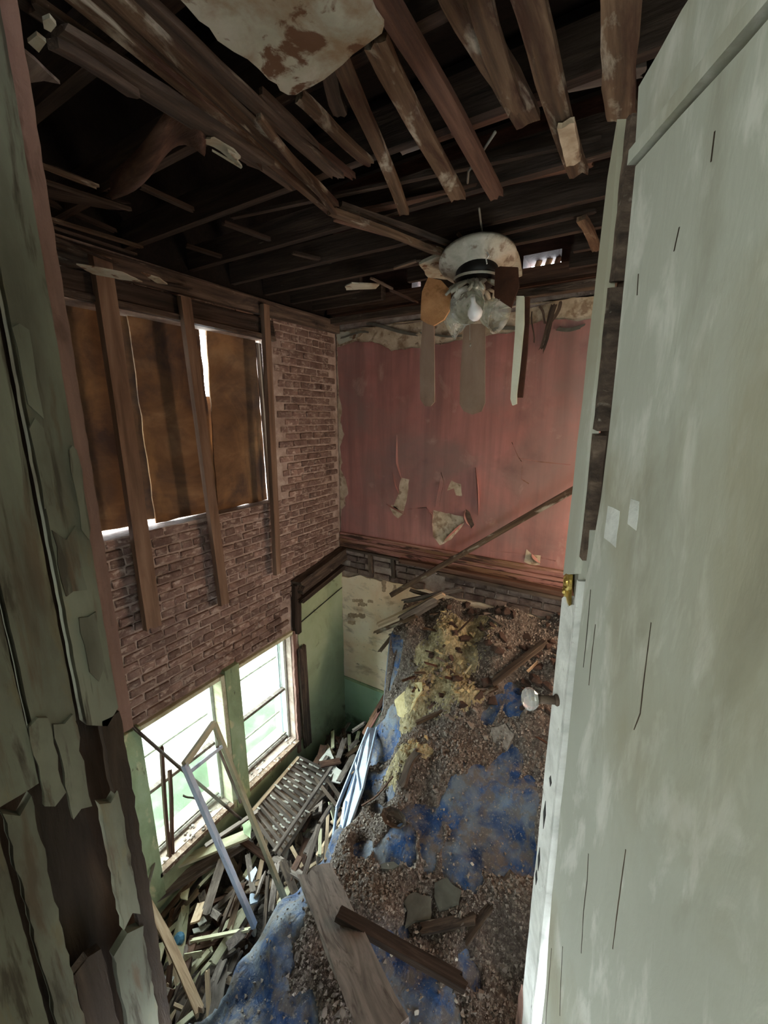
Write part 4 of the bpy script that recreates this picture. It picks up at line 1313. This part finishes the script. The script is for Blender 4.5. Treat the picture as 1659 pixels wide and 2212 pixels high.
# grit: too many to count, one object
gb = MB()
r2 = random.Random(11)
gvs, gfs = [], []
for _ in range(40000):
    x = r2.uniform(1.0, 3.2)
    y = -3.5 * r2.random() ** 0.9 - 0.02
    if x < edge(y) + 0.03:
        continue
    dh = dirt_h(x, y)
    if dh < 0.0 and r2.random() < 0.93:
        continue
    s = 0.003 + 0.012 * r2.random() ** 3
    c = V((x, y, topz(x, y) + s * 0.3))
    n = len(gvs)
    ax1 = V((r2.gauss(0, 1), r2.gauss(0, 1), r2.gauss(0, 1))).normalized()
    u = ax1.orthogonal().normalized()
    v = ax1.cross(u)
    gvs += [tuple(c + ax1 * s), tuple(c + u * s * 1.2 - ax1 * s * .4), tuple(c - u * s * .7 + v * s - ax1 * s * .4), tuple(c - u * s * .6 - v * s * .9 - ax1 * s * .4)]
    gfs += [(n, n + 1, n + 2), (n, n + 2, n + 3), (n, n + 3, n + 1), (n + 1, n + 3, n + 2)]
o = link('grit', mesh(gvs, gfs, chunkm))
tag(o, 'fine mortar grit scattered all over the dirt heap', 'grit', kind='stuff')


def hull(seed, flat=1.0, n=14):
    r = random.Random(seed)
    bm = bmesh.new()
    for _ in range(n):
        v = V((r.gauss(0, 1), r.gauss(0, 1), r.gauss(0, 1))).normalized() * r.uniform(.8, 1.1)
        bm.verts.new((v.x, v.y * r.uniform(.6, 1), v.z * flat))
    bmesh.ops.convex_hull(bm, input=bm.verts)
    bmesh.ops.delete(bm, geom=[v for v in bm.verts if not v.link_faces], context='VERTS')
    return bmm(bm)


def variants(m, flat, n, s0):
    out = []
    for i in range(n):
        me = hull(s0 + i, flat)
        me.materials.append(m)
        out.append(me)
    return out


chunks = variants(chunkm, 0.65, 10, 300)
bricksh = variants(clodm, 0.6, 6, 330)
flakes = variants(flakem, 0.25, 8, 350)
wflakes = variants(whiteflake, 0.3, 6, 370)


def rnd_rot(r): return Matrix.Rotation(r.uniform(0, 6.28), 4, 'Z') @ Matrix.Rotation(r.uniform(-.6, .6), 4, 'X') @ Matrix.Rotation(r.uniform(-.6, .6), 4, 'Y')


def drop(name, me, p, s, label, cat, group, r=r2):
    o = link(name, me, None, Matrix.Translation(p) @ rnd_rot(r) @ Matrix.Diagonal((s, s * r.uniform(.7, 1.1), s, 1)))
    return tag(o, label, cat, group)


# rubble chunks on the dirt
cnt = 0
while cnt < 260:
    x, y = r2.uniform(1.1, 3.0), -3.4 * r2.random() - 0.05
    if x < edge(y) + .06 or dirt_h(x, y) < 0.01:
        continue
    s = 0.014 + 0.028 * r2.random() ** 2
    zn = ['beside the wide grey plank', 'around the bare blue hollow', 'below the buff plaster dust'][0 if y < -2.2 else 1 if y < -1.3 else 2]
    sz = 'fist-sized' if s > 0.024 else 'small'
    drop('rubble_chunk', r2.choice(chunks), V((x, y, topz(x, y) + s * .3)), s, sz + ' grey mortar chunk on the dirt ' + zn, 'rubble', sz + ' mortar chunks ' + zn)
    cnt += 1
for i in range(70):
    x, y = r2.uniform(1.5, 3.2), -0.9 * r2.random() - 0.03
    s = 0.03 + 0.05 * r2.random()
    zn = 'at the left of the heap top' if x < 2.1 else 'at the right of the heap top near the door'
    sz = 'large' if s > 0.055 else 'small'
    drop('brick_fragment', r2.choice(bricksh), V((x, y, topz(x, y) + s * .3)), s, sz + ' dull brown brick fragment ' + zn, 'brick fragment', sz + ' brick fragments ' + zn)
cnt = 0
while cnt < 110:
    c, rad = r2.choice(buffs)
    x, y = c.x + r2.gauss(0, rad * .6), c.y + r2.gauss(0, rad * .6)
    if x < edge(y) + .05 or y > -.03:
        continue
    s = 0.012 + 0.034 * r2.random() ** 2
    drop('plaster_flake', r2.choice(flakes), V((x, y, topz(x, y) + .018 + s * .2)), s, ('large' if s > .024 else 'small') + ' buff plaster flake ' + ('high on the heap under the wall' if y > -.6 else 'midway down the heap'), 'plaster flake', ('large' if s > .024 else 'small') + ' buff flakes ' + ('high on the heap' if y > -.6 else 'midway down the heap'))
    cnt += 1
for (px, py) in [(790, 1905), (845, 2065), (860, 2055), (875, 2070), (910, 2070), (980, 2120), (985, 2080), (985, 2165), (900, 2190), (880, 2140), (950, 2010), (900, 2030), (1000, 2200), (910, 2160), (770, 1900), (805, 1890), (1020, 1870), (820, 2050)]:
    p = Mp(px, py)
    s = r2.uniform(.010, .02)
    drop('pale_chip', r2.choice(wflakes), p + V((0, 0, s * .5 + max(0, dirt_h(p.x, p.y)))), s, 'pale chip on the blue tarpaulin near the big grey plank', 'plaster chip', 'pale chips on the bare tarpaulin')


# single larger things on the mound
def slab(name, px, m, th, lift, label, cat, seed=1, amp=0.008):
    pts = []
    for a, c in px:
        p = Mp(a, c)
        pts.append(p + V((0, 0, lift + max(0, dirt_h(p.x, p.y)))))
    cz = sum(p.z for p in pts) / len(pts)
    cen = sum(pts, V((0, 0, 0))) / len(pts)
    # best-fit tilt
    A = np.array([[p.x - cen.x, p.y - cen.y, 1] for p in pts])
    co = np.linalg.lstsq(A, np.array([p.z for p in pts]), rcond=None)[0]
    q = ragged([V((p.x, p.y, 0)) for p in pts], amp, 0.04, (0, 1), seed)
    q = [V((p.x, p.y, co[0] * (p.x - cen.x) + co[1] * (p.y - cen.y) + co[2])) for p in q]
    f = MB()
    f.prism(q, (0, 0, -th))
    return tag(f.out(name, m), label, cat)


slab('plaster_slab', [(872, 1960), (895, 1945), (930, 1955), (932, 1990), (928, 2003), (898, 2005), (875, 2013), (880, 1985)], greyplaster, 0.02, 0.03, 'flat grey plaster slab with a pale chip, front one of the pair', 'plaster slab', 1)
slab('plaster_slab', [(938, 1925), (965, 1908), (996, 1935), (990, 1965), (948, 1985), (938, 1960)], greyplaster, 0.025, 0.03, 'cracked brownish plaster slab just behind the flat grey one', 'plaster slab', 2)
slab('plaster_slab', [(822, 1880), (850, 1868), (862, 1882), (845, 1898), (825, 1895)], greyplaster, 0.02, 0.02, 'small grey plaster slab above the dark beam', 'plaster slab', 3)
slab('brick_rubble_slab', [(1060, 1590), (1090, 1580), (1110, 1600), (1095, 1625), (1065, 1615)], chunkm, 0.04, 0.02, 'rough mortar block low on the heap by the door stile', 'rubble', 4)
for k, (x, y, s, lab) in enumerate([(975, 1560, .05, 'squared dusty brick lump under the middle board'), (1015, 1572, .05, 'dusty brick lump right of the squared one'), (945, 1580, .045, 'rounded brick lump left of the squared one'),
                                    (920, 1720, .035, 'pale mortar lump above the black bowl shape'), (1000, 1545, .04, 'small dusty lump touching the middle board')]):
    p = Mp(x, y)
    drop('brick_lump', chunks[k], p + V((0, 0, s * .5)), s, lab, 'rubble', None)
slab('insulation_mat', [(862, 1515), (880, 1495), (902, 1492), (912, 1520), (895, 1535), (885, 1555), (858, 1550), (852, 1530)], flakem, 0.03, 0.05, 'crumpled yellowish sheet of old insulation on the left of the heap', 'insulation', 5, 0.02)
# torn black pan
f = MB()
p = Mp(852, 1775) + V((0, 0, .03))
f.lathe([(0.0, -0.02), (0.06, -0.015), (0.095, 0.03), (0.10, 0.034), (0.066, -0.005), (0, -0.008)], p, 9, Matrix.Rotation(0.5, 4, 'X') @ Matrix.Diagonal((1.15, .7, 1, 1)))
tag(f.out('dented_pan', wood_dark), 'dark dented bowl-shaped scrap lying on the dusty tarpaulin', 'scrap')


def mboard(name, a, c, W, T, m, label, cat='board', lift=(0.03, 0.03), **k):
    p0, p1 = Mp(*a), Mp(*c)
    p0 = p0 + V((0, 0, lift[0] + max(0, dirt_h(p0.x, p0.y))))
    p1 = p1 + V((0, 0, lift[1] + max(0, dirt_h(p1.x, p1.y))))
    o = board(name, p0, p1, W, T, m, **k)
    return tag(o, label, cat)


mboard('batten', (898, 1582), (1075, 1500), 0.035, 0.03, wood_strip, 'long thin batten running up the middle of the heap', seed=401, lift=(.05, .05))
mboard('rotten_log', (862, 1720), (905, 1640), 0.06, 0.05, wood_dark, 'rotten brown branch-like timber leaning above the bowl-shaped scrap', seed=402, lift=(.05, .05), wob=0.02)
mboard('rotten_log', (1060, 1500), (1180, 1410), 0.05, 0.05, wood_dark, 'dark burnt timber low at the right of the heap top', seed=403, lift=(.05, .08))
mboard('twisted_strip', (782, 1760), (850, 1690), 0.014, 0.01, wood_red, 'thin orange-brown strip curving along the tarpaulin edge', seed=404, lift=(.03, .03), wob=0.02)
mboard('dark_lath', (955, 1420), (1030, 1345), 0.02, 0.012, wood_dark, 'dark lath crossing the buff plaster flakes', seed=405, lift=(.06, .06))
mboard('dark_plank', (1110, 1890), (1000, 2050), 0.06, 0.02, wood_dark, 'dark plank half buried right of the plaster slabs', seed=406, lift=(.03, .03))
mboard('dark_plank', (905, 2025), (1030, 2000), 0.07, 0.02, wood_dark, 'brown plank under the two plaster slabs', seed=407, lift=(.02, .02))

# big grey plank leaning up out of the bottom of the frame
p0, p1 = G(676, 1872, 1.42), G(838, 2240, 1.66)
o = board('grey_plank', p0, p1, 0.24, 0.03, wood_plank, jag=(0.15, 0), seg=10, seed=410)
tag(o, 'wide weathered grey plank slanting to the bottom of the picture', 'plank')
p0, p1 = G(728, 1972, 1.58), G(1010, 2130, 1.42)
o = board('dark_timber', p0, p1, 0.07, 0.055, wood_joist, jag=(0.1, 0.8), seed=411)
tag(o, 'dark squared timber crossing the wide grey plank', 'beam')
p0, p1 = G(706, 1990, 1.48), G(800, 2015, 1.46)
o = board('short_block', p0, p1, 0.05, 0.03, wood_red, jag=(0.4, 0.6), seed=412)
tag(o, 'short reddish block under the dark squared timber', 'board')

# pole against the pink wall
o = board('leaning_pole', Y(845, 1285, -.34), Y(1262, 1044, -.30), 0.055, 0.05, wood_strip, up=(0, 1, 0), jag=(0.1, 0), seg=10, seed=413)
tag(o, 'long square pole slanting across the pink wall', 'pole')

# boards jutting out at the top left corner of the heap
for k, (a, c, w_, t_, mm, lab) in enumerate([
        (((870, 1300), -.30), ((1000, 1272), -.25), 0.07, 0.02, wood_grey, 'grey split board on top of the heap just under the pole'),
        (((812, 1352), -.30), ((960, 1282), -.30), 0.06, 0.03, wood_tan, 'pale splintered board jutting left from the heap top'),
        (((808, 1368), -.34), ((900, 1330), -.34), 0.05, 0.02, wood_strip, 'frayed lath under the pale splintered board'),
        (((818, 1410), -.34), ((850, 1370), -.34), 0.04, 0.02, wood_strip, 'short hanging splinter below the frayed lath'),
        (((858, 1345), -.36), ((945, 1295), -.30), 0.13, 0.02, wood_grey, 'broad dark board end over the hanging tarpaulin corner'),
        (((885, 1275), -.20), ((960, 1295), -.25), 0.05, 0.03, wood_dark, 'dark stub behind the pole end'),
        (((840, 1372), -.40), ((905, 1360), -.34), 0.03, 0.02, wood_grey, 'thin grey lath poking out under the broad board end')]):
    o = board('jutting_board', Y(*a[0], a[1]), Y(*c[0], c[1]), w_, t_, mm, up=(0.1, 0.7, 0.7), jag=(1.2, 0.4), seed=420 + k)
    tag(o, lab, 'board')

# ================================================================== LOWER ROOM: wreckage under the windows
fx = np.linspace(0.02, 1.35, 60)
fy = np.linspace(-3.85, -0.02, 150)
vs = [(x, y, max(0.02, 0.16 + 0.22 * math.exp(-((x - 1.0) / .4) ** 2) + 0.10 * noise.noise(V((x * 4, y * 4, 0))) + 0.04 * noise.noise(V((x * 14, y * 14, 3))) + (0.25 * math.exp(-((y + .5) / .4) ** 2) * (x / 1.0)))) for y in fy for x in fx]
fs = [(j * 60 + i, j * 60 + i + 1, (j + 1) * 60 + i + 1, (j + 1) * 60 + i) for j in range(149) for i in range(59)]
o = link('floor_rubble', mesh(vs, fs, floorm))
tag(o, 'dark rubble covering the floor below the windows', 'rubble', kind='stuff')


def gb_(name, a, za, c, zc, W, T, m, label, cat='board', up=(0, 0, 1), **k):
    o = board(name, G(a[0], a[1], za), G(c[0], c[1], zc), W, T, m, up=up, **k)
    return tag(o, label, cat)


n_ = 430
for (nm, a, za, c, zc, W, T, mm, lab) in [
    ('sill_board', (335, 1935), .50, (560, 1800), .55, 0.12, 0.03, wood_grey, 'long grey-green board fallen below the left window'),
    ('sill_board', (345, 1880), .62, (540, 1800), .66, 0.10, 0.025, wood_cream, 'pale ledge board right under the left window'),
    ('floor_board', (540, 1760), .66, (648, 1635), .72, 0.05, 0.03, wood_dark, 'brown board edging the lath panel on its window side'),
    ('broken_stick', (591, 1843), .95, (718, 1655), .95, 0.03, 0.03, wood_grey, 'long grey stick lying over the lath panel'),
    ('floor_board', (640, 1755), .62, (705, 1700), .60, 0.16, 0.02, wood_dark, 'wide brown board to the right of the lath panel'),
    ('broken_stick', (655, 1900), 1.10, (690, 1780), 1.05, 0.035, 0.03, wood_grey, 'forked grey branch standing at the head of the wide plank'),
    ('broken_stick', (690, 1780), 1.05, (715, 1740), 1.0, 0.03, 0.03, wood_grey, 'upper piece of the forked grey branch'),
    ('broken_stick', (704, 1860), 1.05, (708, 1760), .9, 0.03, 0.02, wood_tan, 'pale upright stick between the branch and the tarpaulin'),
    ('broken_stick', (690, 1850), .95, (692, 1790), .9, 0.03, 0.02, wood_cream, 'short pale slat standing left of the upright stick'),
    ('floor_board', (590, 1850), .60, (660, 1900), .70, 0.07, 0.02, wood_grey, 'grey floorboard pointing at the head of the wide plank'),
    ('floor_board', (600, 1870), .52, (645, 1905), .60, 0.04, 0.02, wood_strip, 'narrow pale-edged lath beside the grey floorboard'),
    ('floor_board', (515, 1810), .60, (600, 1870), .48, 0.06, 0.02, wood_red, 'reddish board in the middle of the jumble'),
    ('floor_board', (440, 1990), .35, (560, 1890), .50, 0.08, 0.02, wood_grey, 'grey board lying behind the blue painted stile'),
    ('floor_board', (470, 1960), .40, (535, 1900), .55, 0.05, 0.02, wood_dark, 'brown slat between the two painted stiles'),
    ('floor_board', (390, 2045), .28, (550, 2005), .50, 0.12, 0.02, wood_red, 'broad brown board left of the tarpaulin hump'),
    ('floor_board', (460, 2070), .45, (520, 2030), .60, 0.12, 0.02, wood_grey, 'dark grey panelled board against the tarpaulin hump'),
    ('cream_moulding', (345, 2180), .42, (455, 2050), .55, 0.035, 0.02, wood_cream, 'cream slotted moulding at bottom left, left strip'),
    ('cream_moulding', (360, 2192), .42, (462, 2070), .55, 0.03, 0.02, wood_cream, 'cream slotted moulding at bottom left, right strip'),
    ('cream_moulding', (330, 2110), .35, (375, 2118), .38, 0.03, 0.015, wood_white, 'short pale stick crossing behind the cream mouldings'),
    ('cream_moulding', (345, 2185), .36, (375, 2105), .38, 0.03, 0.015, wood_white, 'white strip leaning left of the cream mouldings'),
    ('floor_board', (450, 2100), .45, (500, 2110), .6, 0.04, 0.015, wood_grey, 'pale grey slat sticking out left of the tarpaulin'),
    ('floor_board', (330, 2205), .3, (400, 2150), .32, 0.09, 0.02, wood_dark, 'dark board at the bottom left corner of the floor'),
    ('floor_board', (690, 1660), .6, (740, 1730), .7, 0.035, 0.02, wood_dark, 'dark lath slanting down to the pale blue sash'),
    ('floor_board', (655, 1650), .62, (735, 1750), .75, 0.03, 0.02, wood_dark, 'second dark lath beside the pale blue sash'),
    ('floor_board', (760, 1580), .95, (790, 1560), 1.1, 0.05, 0.02, wood_grey, 'grey board end by the corner behind the sash'),
    ('pink_board', (785, 1590), 1.18, (820, 1530), 1.35, 0.07, 0.02, pinkwood, 'pink-painted board end leaning over the pale blue sash'),
    ('pink_board', (800, 1560), 1.25, (835, 1500), 1.42, 0.06, 0.03, wood_red, 'rusty brown board end behind the pink one'),
    ('propped_plank', (712, 1580), .25, (765, 1650), .3, 0.10, 0.01, wood_dark, 'dark board propped in the corner of the room'),
    ('orange_lath', (758, 1672), 1.18, (790, 1650), 1.30, 0.012, 0.01, wood_tan, 'thin orange lath lying across the pale blue sash'),
    ('dark_lath', (780, 1610), 1.25, (805, 1603), 1.3, 0.03, 0.012, wood_dark, 'short dark lath at the top of the pale blue sash'),
    ('dark_lath', (782, 1620), 1.25, (800, 1648), 1.3, 0.015, 0.012, wood_dark, 'second short dark lath on the pale blue sash'),
    ('broken_stick', (440, 1830), .75, (560, 1750), .8, 0.04, 0.02, wood_grey, 'grey rail lying across the sill behind the painted stiles'),
    ('broken_stick', (520, 1790), .66, (625, 1660), .74, 0.03, 0.02, wood_dark, 'brown batten on the right window sill'),
]:
    gb_(nm, a, za, c, zc, W, T, mm, lab, jag=(0.6, 0.8), seed=n_)
    n_ += 1

# thin sticks standing in the left window and the long branch
for k, (a, c, w_, lab) in enumerate([(((366, 1850), .03), ((347, 1605), .03), 0.03, 'thin rotten stick standing in the left window, left of two'),
                                     (((374, 1845), .05), ((366, 1660), .05), 0.028, 'thin rotten stick standing in the left window, right of two'),
                                     (((285, 1568), .06), ((525, 1775), .45), 0.022, 'long bare branch falling diagonally across the left window'),
                                     (((395, 1717), .18), ((425, 1728), .25), 0.012, 'short twig forking off the long bare branch')]):
    o = board('stick', X(*a[0], a[1]), X(*c[0], c[1]), w_, w_ * .8, wood_red if k < 2 else wood_dark, jag=(0.3, 2.5), wob=0.008, seg=9, seed=480 + k)
    tag(o, lab, 'stick')

# fallen window sash: blue-grey stile, cream stile, two head rails, glass in the top
TL, TR = X(398, 1652, .62), X(462, 1562, .38)
BLp, BRp = G(550, 2000, 0.92), G(616, 1945, 0.80)
sh = root('fallen_window_unit', (TL + TR) / 2)
tag(sh, 'tall narrow window sash leaning from the heap up to the left window', 'window sash')
nrm = (TR - TL).cross(BLp - TL).normalized()
o = board('stile', TL, BLp, 0.045, 0.03, wood_blue, sh, up=nrm, jag=(0, 0), seed=1)
o['label'] = 'blue-grey metal stile'
o = board('stile', TR, BRp, 0.045, 0.03, wood_cream, sh, up=nrm, jag=(0, 0), seed=2)
o['label'] = 'cream stile'
board('rail', TL, TR, 0.045, 0.03, wood_cream, sh, up=nrm, jag=(0, 0), seed=3)
board('rail', TL.lerp(BLp, .05), TR.lerp(BRp, .13), 0.025, 0.02, wood_blue, sh, up=nrm, jag=(0, 0), seed=4)
f = MB()
q = [TL.lerp(BLp, .06), TR.lerp(BRp, .14), TR.lerp(BRp, .42), TL.lerp(BLp, .3)]
f.prism(q, nrm * 0.004)
f.out('pane', pane, sh)
board('inner_stile', TR.lerp(BRp, .1) + (TL - TR) * .14, TR.lerp(BRp, .45) + (BLp - BRp) * .14, 0.02, 0.015, wood_grey, sh, up=nrm, jag=(0, .5), seed=5)

# lath-and-plaster panel
A_, B_, C_, D_ = G(645, 1635, .80), G(722, 1672, .60), G(608, 1850, .62), G(541, 1757, .78)
lp = root('fallen_lathwork', (A_ + C_) / 2)
tag(lp, 'fallen panel of wooden laths clogged with grey plaster, below the right window', 'lath panel')
nr = (B_ - A_).cross(D_ - A_).normalized()
if nr.z < 0:
    nr = -nr
for k in range(15):
    t = k / 14
    board('lath', A_.lerp(D_, t), B_.lerp(C_, t), 0.034, 0.008, wood_grey, lp, up=nr, jag=(0.2, 0.8), seed=500 + k)
f = MB()
f.prism([A_ - nr * .02, B_ - nr * .02, C_ - nr * .02, D_ - nr * .02], -nr * .01)
f.out('backing', lathm, lp)
rk = random.Random(9)
f = MB()
for k in range(14):
    for q in range(7):
        if rk.random() < .55:
            t = (k + .5) / 14
            u = rk.random()
            p = A_.lerp(D_, t).lerp(B_.lerp(C_, t), u) + nr * .006
            d = (B_ - A_).normalized()
            s = d.cross(nr)
            l = rk.uniform(.01, .03)
            f.prism([p - d * l - s * .008, p + d * l - s * .006, p + d * l * .8 + s * .008, p - d * l * .9 + s * .006], nr * 0.012)
f.out('plaster_keys', whiteflake, lp, kind='stuff')
for e0, e1, mm in ((A_, D_, wood_tan), (B_, C_, wood_dark)):
    board('edge_batten', e0, e1, 0.03, 0.03, mm, lp, up=nr, jag=(.3, .3), seed=520)

# pale blue sash at the tarp edge
T0, T1 = G(797, 1572, 1.42), G(814, 1572, 1.40)
B0, B1 = G(722, 1842, 1.02), G(736, 1838, 1.06)
M0, M1 = G(728, 1745, 1.02), G(783, 1705, 1.3)
bs = root('fallen_storm_sash', (T0 + B0) / 2)
tag(bs, 'pale blue painted sash sheet standing along the left edge of the tarpaulin', 'window sash')
f = MB()
f.prism([T0, T1, M1, B1, B0 + (B1 - B0) * .2, M0.lerp(M1, .25)], (0.012, 0.004, -0.01))
f.out('sheet', wood_blue, bs)
for k, (e0, e1, w_) in enumerate([(T0, M0, .03), (M0, B0 + V((-.03, 0, 0)), .02), (M0.lerp(M1, .35), B1, .022), (T0.lerp(M0, .45), M1.lerp(B1, .1), .015), (T1, M1, .02), (M1, B1, .02), (T0.lerp(M0, .2), B0.lerp(B1, .5), .016)]):
    board('glazing_bar', e0, e1, w_, 0.02, wood_blue, bs, up=(0.8, -0.3, 0.6), jag=(0, 0), seed=530 + k)

# white broken pole at the lower left
o = board('snapped_pole', G(318, 1945, .95), G(436, 2187, .95), 0.055, 0.045, wood_tan, jag=(1.2, .5), wob=0.008, seg=9, seed=540)
tag(o, 'pale snapped pole slanting down at the lower left', 'pole')
o = board('bent_pipe', G(336, 1830, .95), G(316, 1950, .95), 0.02, 0.02, wirem, jag=(0, 0), wob=0.01, seed=541)
tag(o, 'grey bent strip above the pale snapped pole', 'strip')
# blue plastic piece, tile sheets, shards
f = MB()
p = G(385, 2030, .36)
f.lathe([(0, 0.02), (0.03, 0.018), (0.05, 0.0), (0.048, -0.02), (0.0, -0.022)], p, 12, Matrix.Rotation(.7, 4, 'X'))
tag(f.out('plastic_lid', plasticblue), 'blue plastic lid lying in the dark gap beside the snapped pole', 'plastic lid')


def gslab(name, px, z, m, th, label, cat, tilt=(0, 0), seed=1, amp=0.004):
    pts = [G(a, c, z) for a, c in px]
    cen = sum(pts, V((0, 0, 0))) / len(pts)
    q = ragged(pts, amp, .04, (0, 1), seed)
    q = [V((p.x, p.y, p.z + tilt[0] * (p.x - cen.x) + tilt[1] * (p.y - cen.y))) for p in q]
    f = MB()
    f.prism(q, (0, 0, -th))
    return tag(f.out(name, m), label, cat)


gslab('board_sheet', [(680, 1648), (712, 1618), (728, 1660), (745, 1672), (735, 1692), (700, 1680)], .62, whiteflake, 0.012, 'pale sheet of board lying in the corner beside the lath panel', 'board', (.1, .2), 1)
gslab('tile_piece', [(540, 1928), (556, 1915), (562, 1925), (556, 1948), (540, 1952)], .55, wood_blue, 0.02, 'small blue-white tile piece between the two sash stiles', 'tile', (.1, .1), 2)
gslab('tile_piece', [(530, 1895), (552, 1872), (556, 1880), (545, 1905)], .6, wood_blue, 0.01, 'narrow blue shard just above the blue-white tile piece', 'shard', (.1, .1), 3)
gslab('shard', [(388, 1930), (410, 1918), (405, 1945), (390, 1940)], .5, wood_cream, 0.01, 'cream triangular shard under the long grey-green board', 'shard', (.1, .1), 4)
gslab('shard', [(425, 1990), (440, 1978), (447, 1990), (430, 2000)], .4, whiteflake, 0.01, 'small white shard beside the blue stile foot', 'shard', (.1, .1), 5)
gslab('shard', [(415, 2005), (455, 1998), (440, 2012), (418, 2015)], .36, whiteflake, 0.01, 'long white sliver above the blue plastic lid', 'shard', (.1, .1), 6)
gslab('glass_shard', [(520, 1770), (545, 1760), (542, 1815), (528, 1800)], .7, wood_green, 0.004, 'green-tinted shard hanging at the left end of the lath panel', 'shard', (.3, .3), 7)
gslab('curled_paper', [(370, 2185), (395, 2172), (402, 2190), (380, 2200)], .34, wood_grey, 0.008, 'curled grey paper at the bottom left corner', 'paper', (.3, .1), 8)
gslab('board_sheet', [(395, 2060), (445, 2035), (460, 2055), (440, 2080), (400, 2085)], .34, wood_dark, 0.012, 'dark sheet of board under the cream mouldings', 'board', (.1, .1), 9)

# sill rubble: crumbs along the window sills
r3 = random.Random(21)
for i in range(60):
    y = r3.uniform(-2.7, -1.02)
    if -1.99 < y < -1.77:
        continue
    s = r3.uniform(.008, .022)
    drop('sill_crumb', r3.choice(wflakes + chunks), V((r3.uniform(-.11, .04), y, LZ0 + s * .4)), s, 'plaster crumb on the sill of the %s lower window' % ('left' if y < -1.9 else 'right'), 'plaster chip', 'crumbs on the %s window sill' % ('left' if y < -1.9 else 'right'), r3)
# random scraps of lath and board in the jumble
wm = [wood_grey, wood_dark, wood_strip, wood_grey, wood_dark, wood_tan, wood_red]
wm = [wood_grey, wood_cream, wood_strip, wood_plank, wood_dark, wood_tan, wood_red]
bmv = [board_mesh(1.0, r3.uniform(.03, .10), 0.015, wm[i % 7], seg=3, jag=(0.6, 0.8), seed=700 + i) for i in range(21)]
for i in range(240):
    x = r3.uniform(0.08, 1.15)
    y = r3.uniform(-3.35, -0.35)
    L = r3.uniform(.12, .6)
    z = 0.28 + r3.random() * (0.2 + 0.22 * x) + (0.1 if y > -1 else 0)
    a = r3.uniform(0, math.pi) if r3.random() < .4 else r3.gauss(1.9, .35)
    M = Matrix.Translation((x, y, z)) @ Matrix.Rotation(a, 4, 'Z') @ Matrix.Rotation(r3.gauss(0, .25), 4, 'Y') @ Matrix.Rotation(r3.gauss(0, .4), 4, 'X') @ Matrix.Translation((-L / 2, 0, 0)) @ Matrix.Diagonal((L, r3.uniform(.5, 1.1), 1, 1))
    if not (0.06 < (M @ V((0, 0, 0))).x and 0.06 < (M @ V((1, 0, 0))).x):
        continue
    bi = r3.randrange(21)
    o = link('lath_scrap', bmv[bi], None, M)
    cn = ['grey', 'cream-painted', 'whitewashed', 'dusty grey-brown', 'dark brown', 'pale tan', 'reddish'][bi % 7]
    sz = 'long' if L > .4 else 'mid-length' if L > .25 else 'short'
    zn = 'below the left lower window' if y < -2.5 else 'beside the leaning sash' if y < -1.9 else 'below the right lower window' if y < -1.0 else 'in the corner of the room'
    tag(o, sz + ' ' + cn + ' lath scrap in the jumble ' + zn, 'lath scrap', sz + ' ' + cn + ' scraps ' + zn)
for i in range(110):
    x, y = r3.uniform(0.06, 1.15), r3.uniform(-3.4, -.1)
    s = r3.uniform(.015, .05)
    drop('floor_chunk', r3.choice(chunks + wflakes[:3]), V((x, y, .3 + .25 * x * r3.random())), s, 'plaster lump in the jumble ' + ('below the left lower window' if y < -1.9 else 'below the right lower window' if y < -1.0 else 'in the corner of the room'), 'rubble', 'plaster lumps ' + ('below the left window' if y < -1.9 else 'below the right window' if y < -1.0 else 'in the corner'), r3)
# a few laths thrown over the heap's right-hand top
for i in range(22):
    x, y = r3.uniform(1.3, 3.0), -r3.uniform(.1, 1.0)
    L = r3.uniform(.1, .3)
    z = topz(x, y) + .02
    M = Matrix.Translation((x, y, z)) @ Matrix.Rotation(r3.uniform(0, 3), 4, 'Z') @ Matrix.Rotation(r3.gauss(0, .2), 4, 'Y') @ Matrix.Translation((-L / 2, 0, 0)) @ Matrix.Diagonal((L, .4, .6, 1))
    tag(link('splinter', r3.choice(bmv), None, M), 'thin wood splinter in the dark rubble at the heap top', 'splinter', 'splinters at the heap top')

# ---- outside: pale grass and a hedge, blown out by the daylight
gm = MB()
gm.box((-1.9, -14, -0.4), (-0.34, 10, -0.29))
gm.out('ground', grassm, kind='structure')
gm = MB()
gm.box((-20, -14, -0.4), (-1.9, 10, -0.3))
gm.out('ground', pavem, kind='structure')
hv, hf_ = [], []
for j in range(40):
    for i in range(9):
        a = i / 8 * math.pi
        y = -10 + j * .4
        rr_ = 0.5 + .18 * noise.noise(V((j * .7, i * .8, 2)))
        hv.append((-6.5 + rr_ * 1.4 * math.cos(a), y, -0.3 + rr_ * 1.2 * math.sin(a)))
hf_ = [(j * 9 + i, j * 9 + i + 1, (j + 1) * 9 + i + 1, (j + 1) * 9 + i) for j in range(39) for i in range(8)]
o = link('hedge', mesh(hv, hf_, hedgem, True))
tag(o, 'pale overgrown hedge outside the lower windows', 'hedge', kind='stuff')
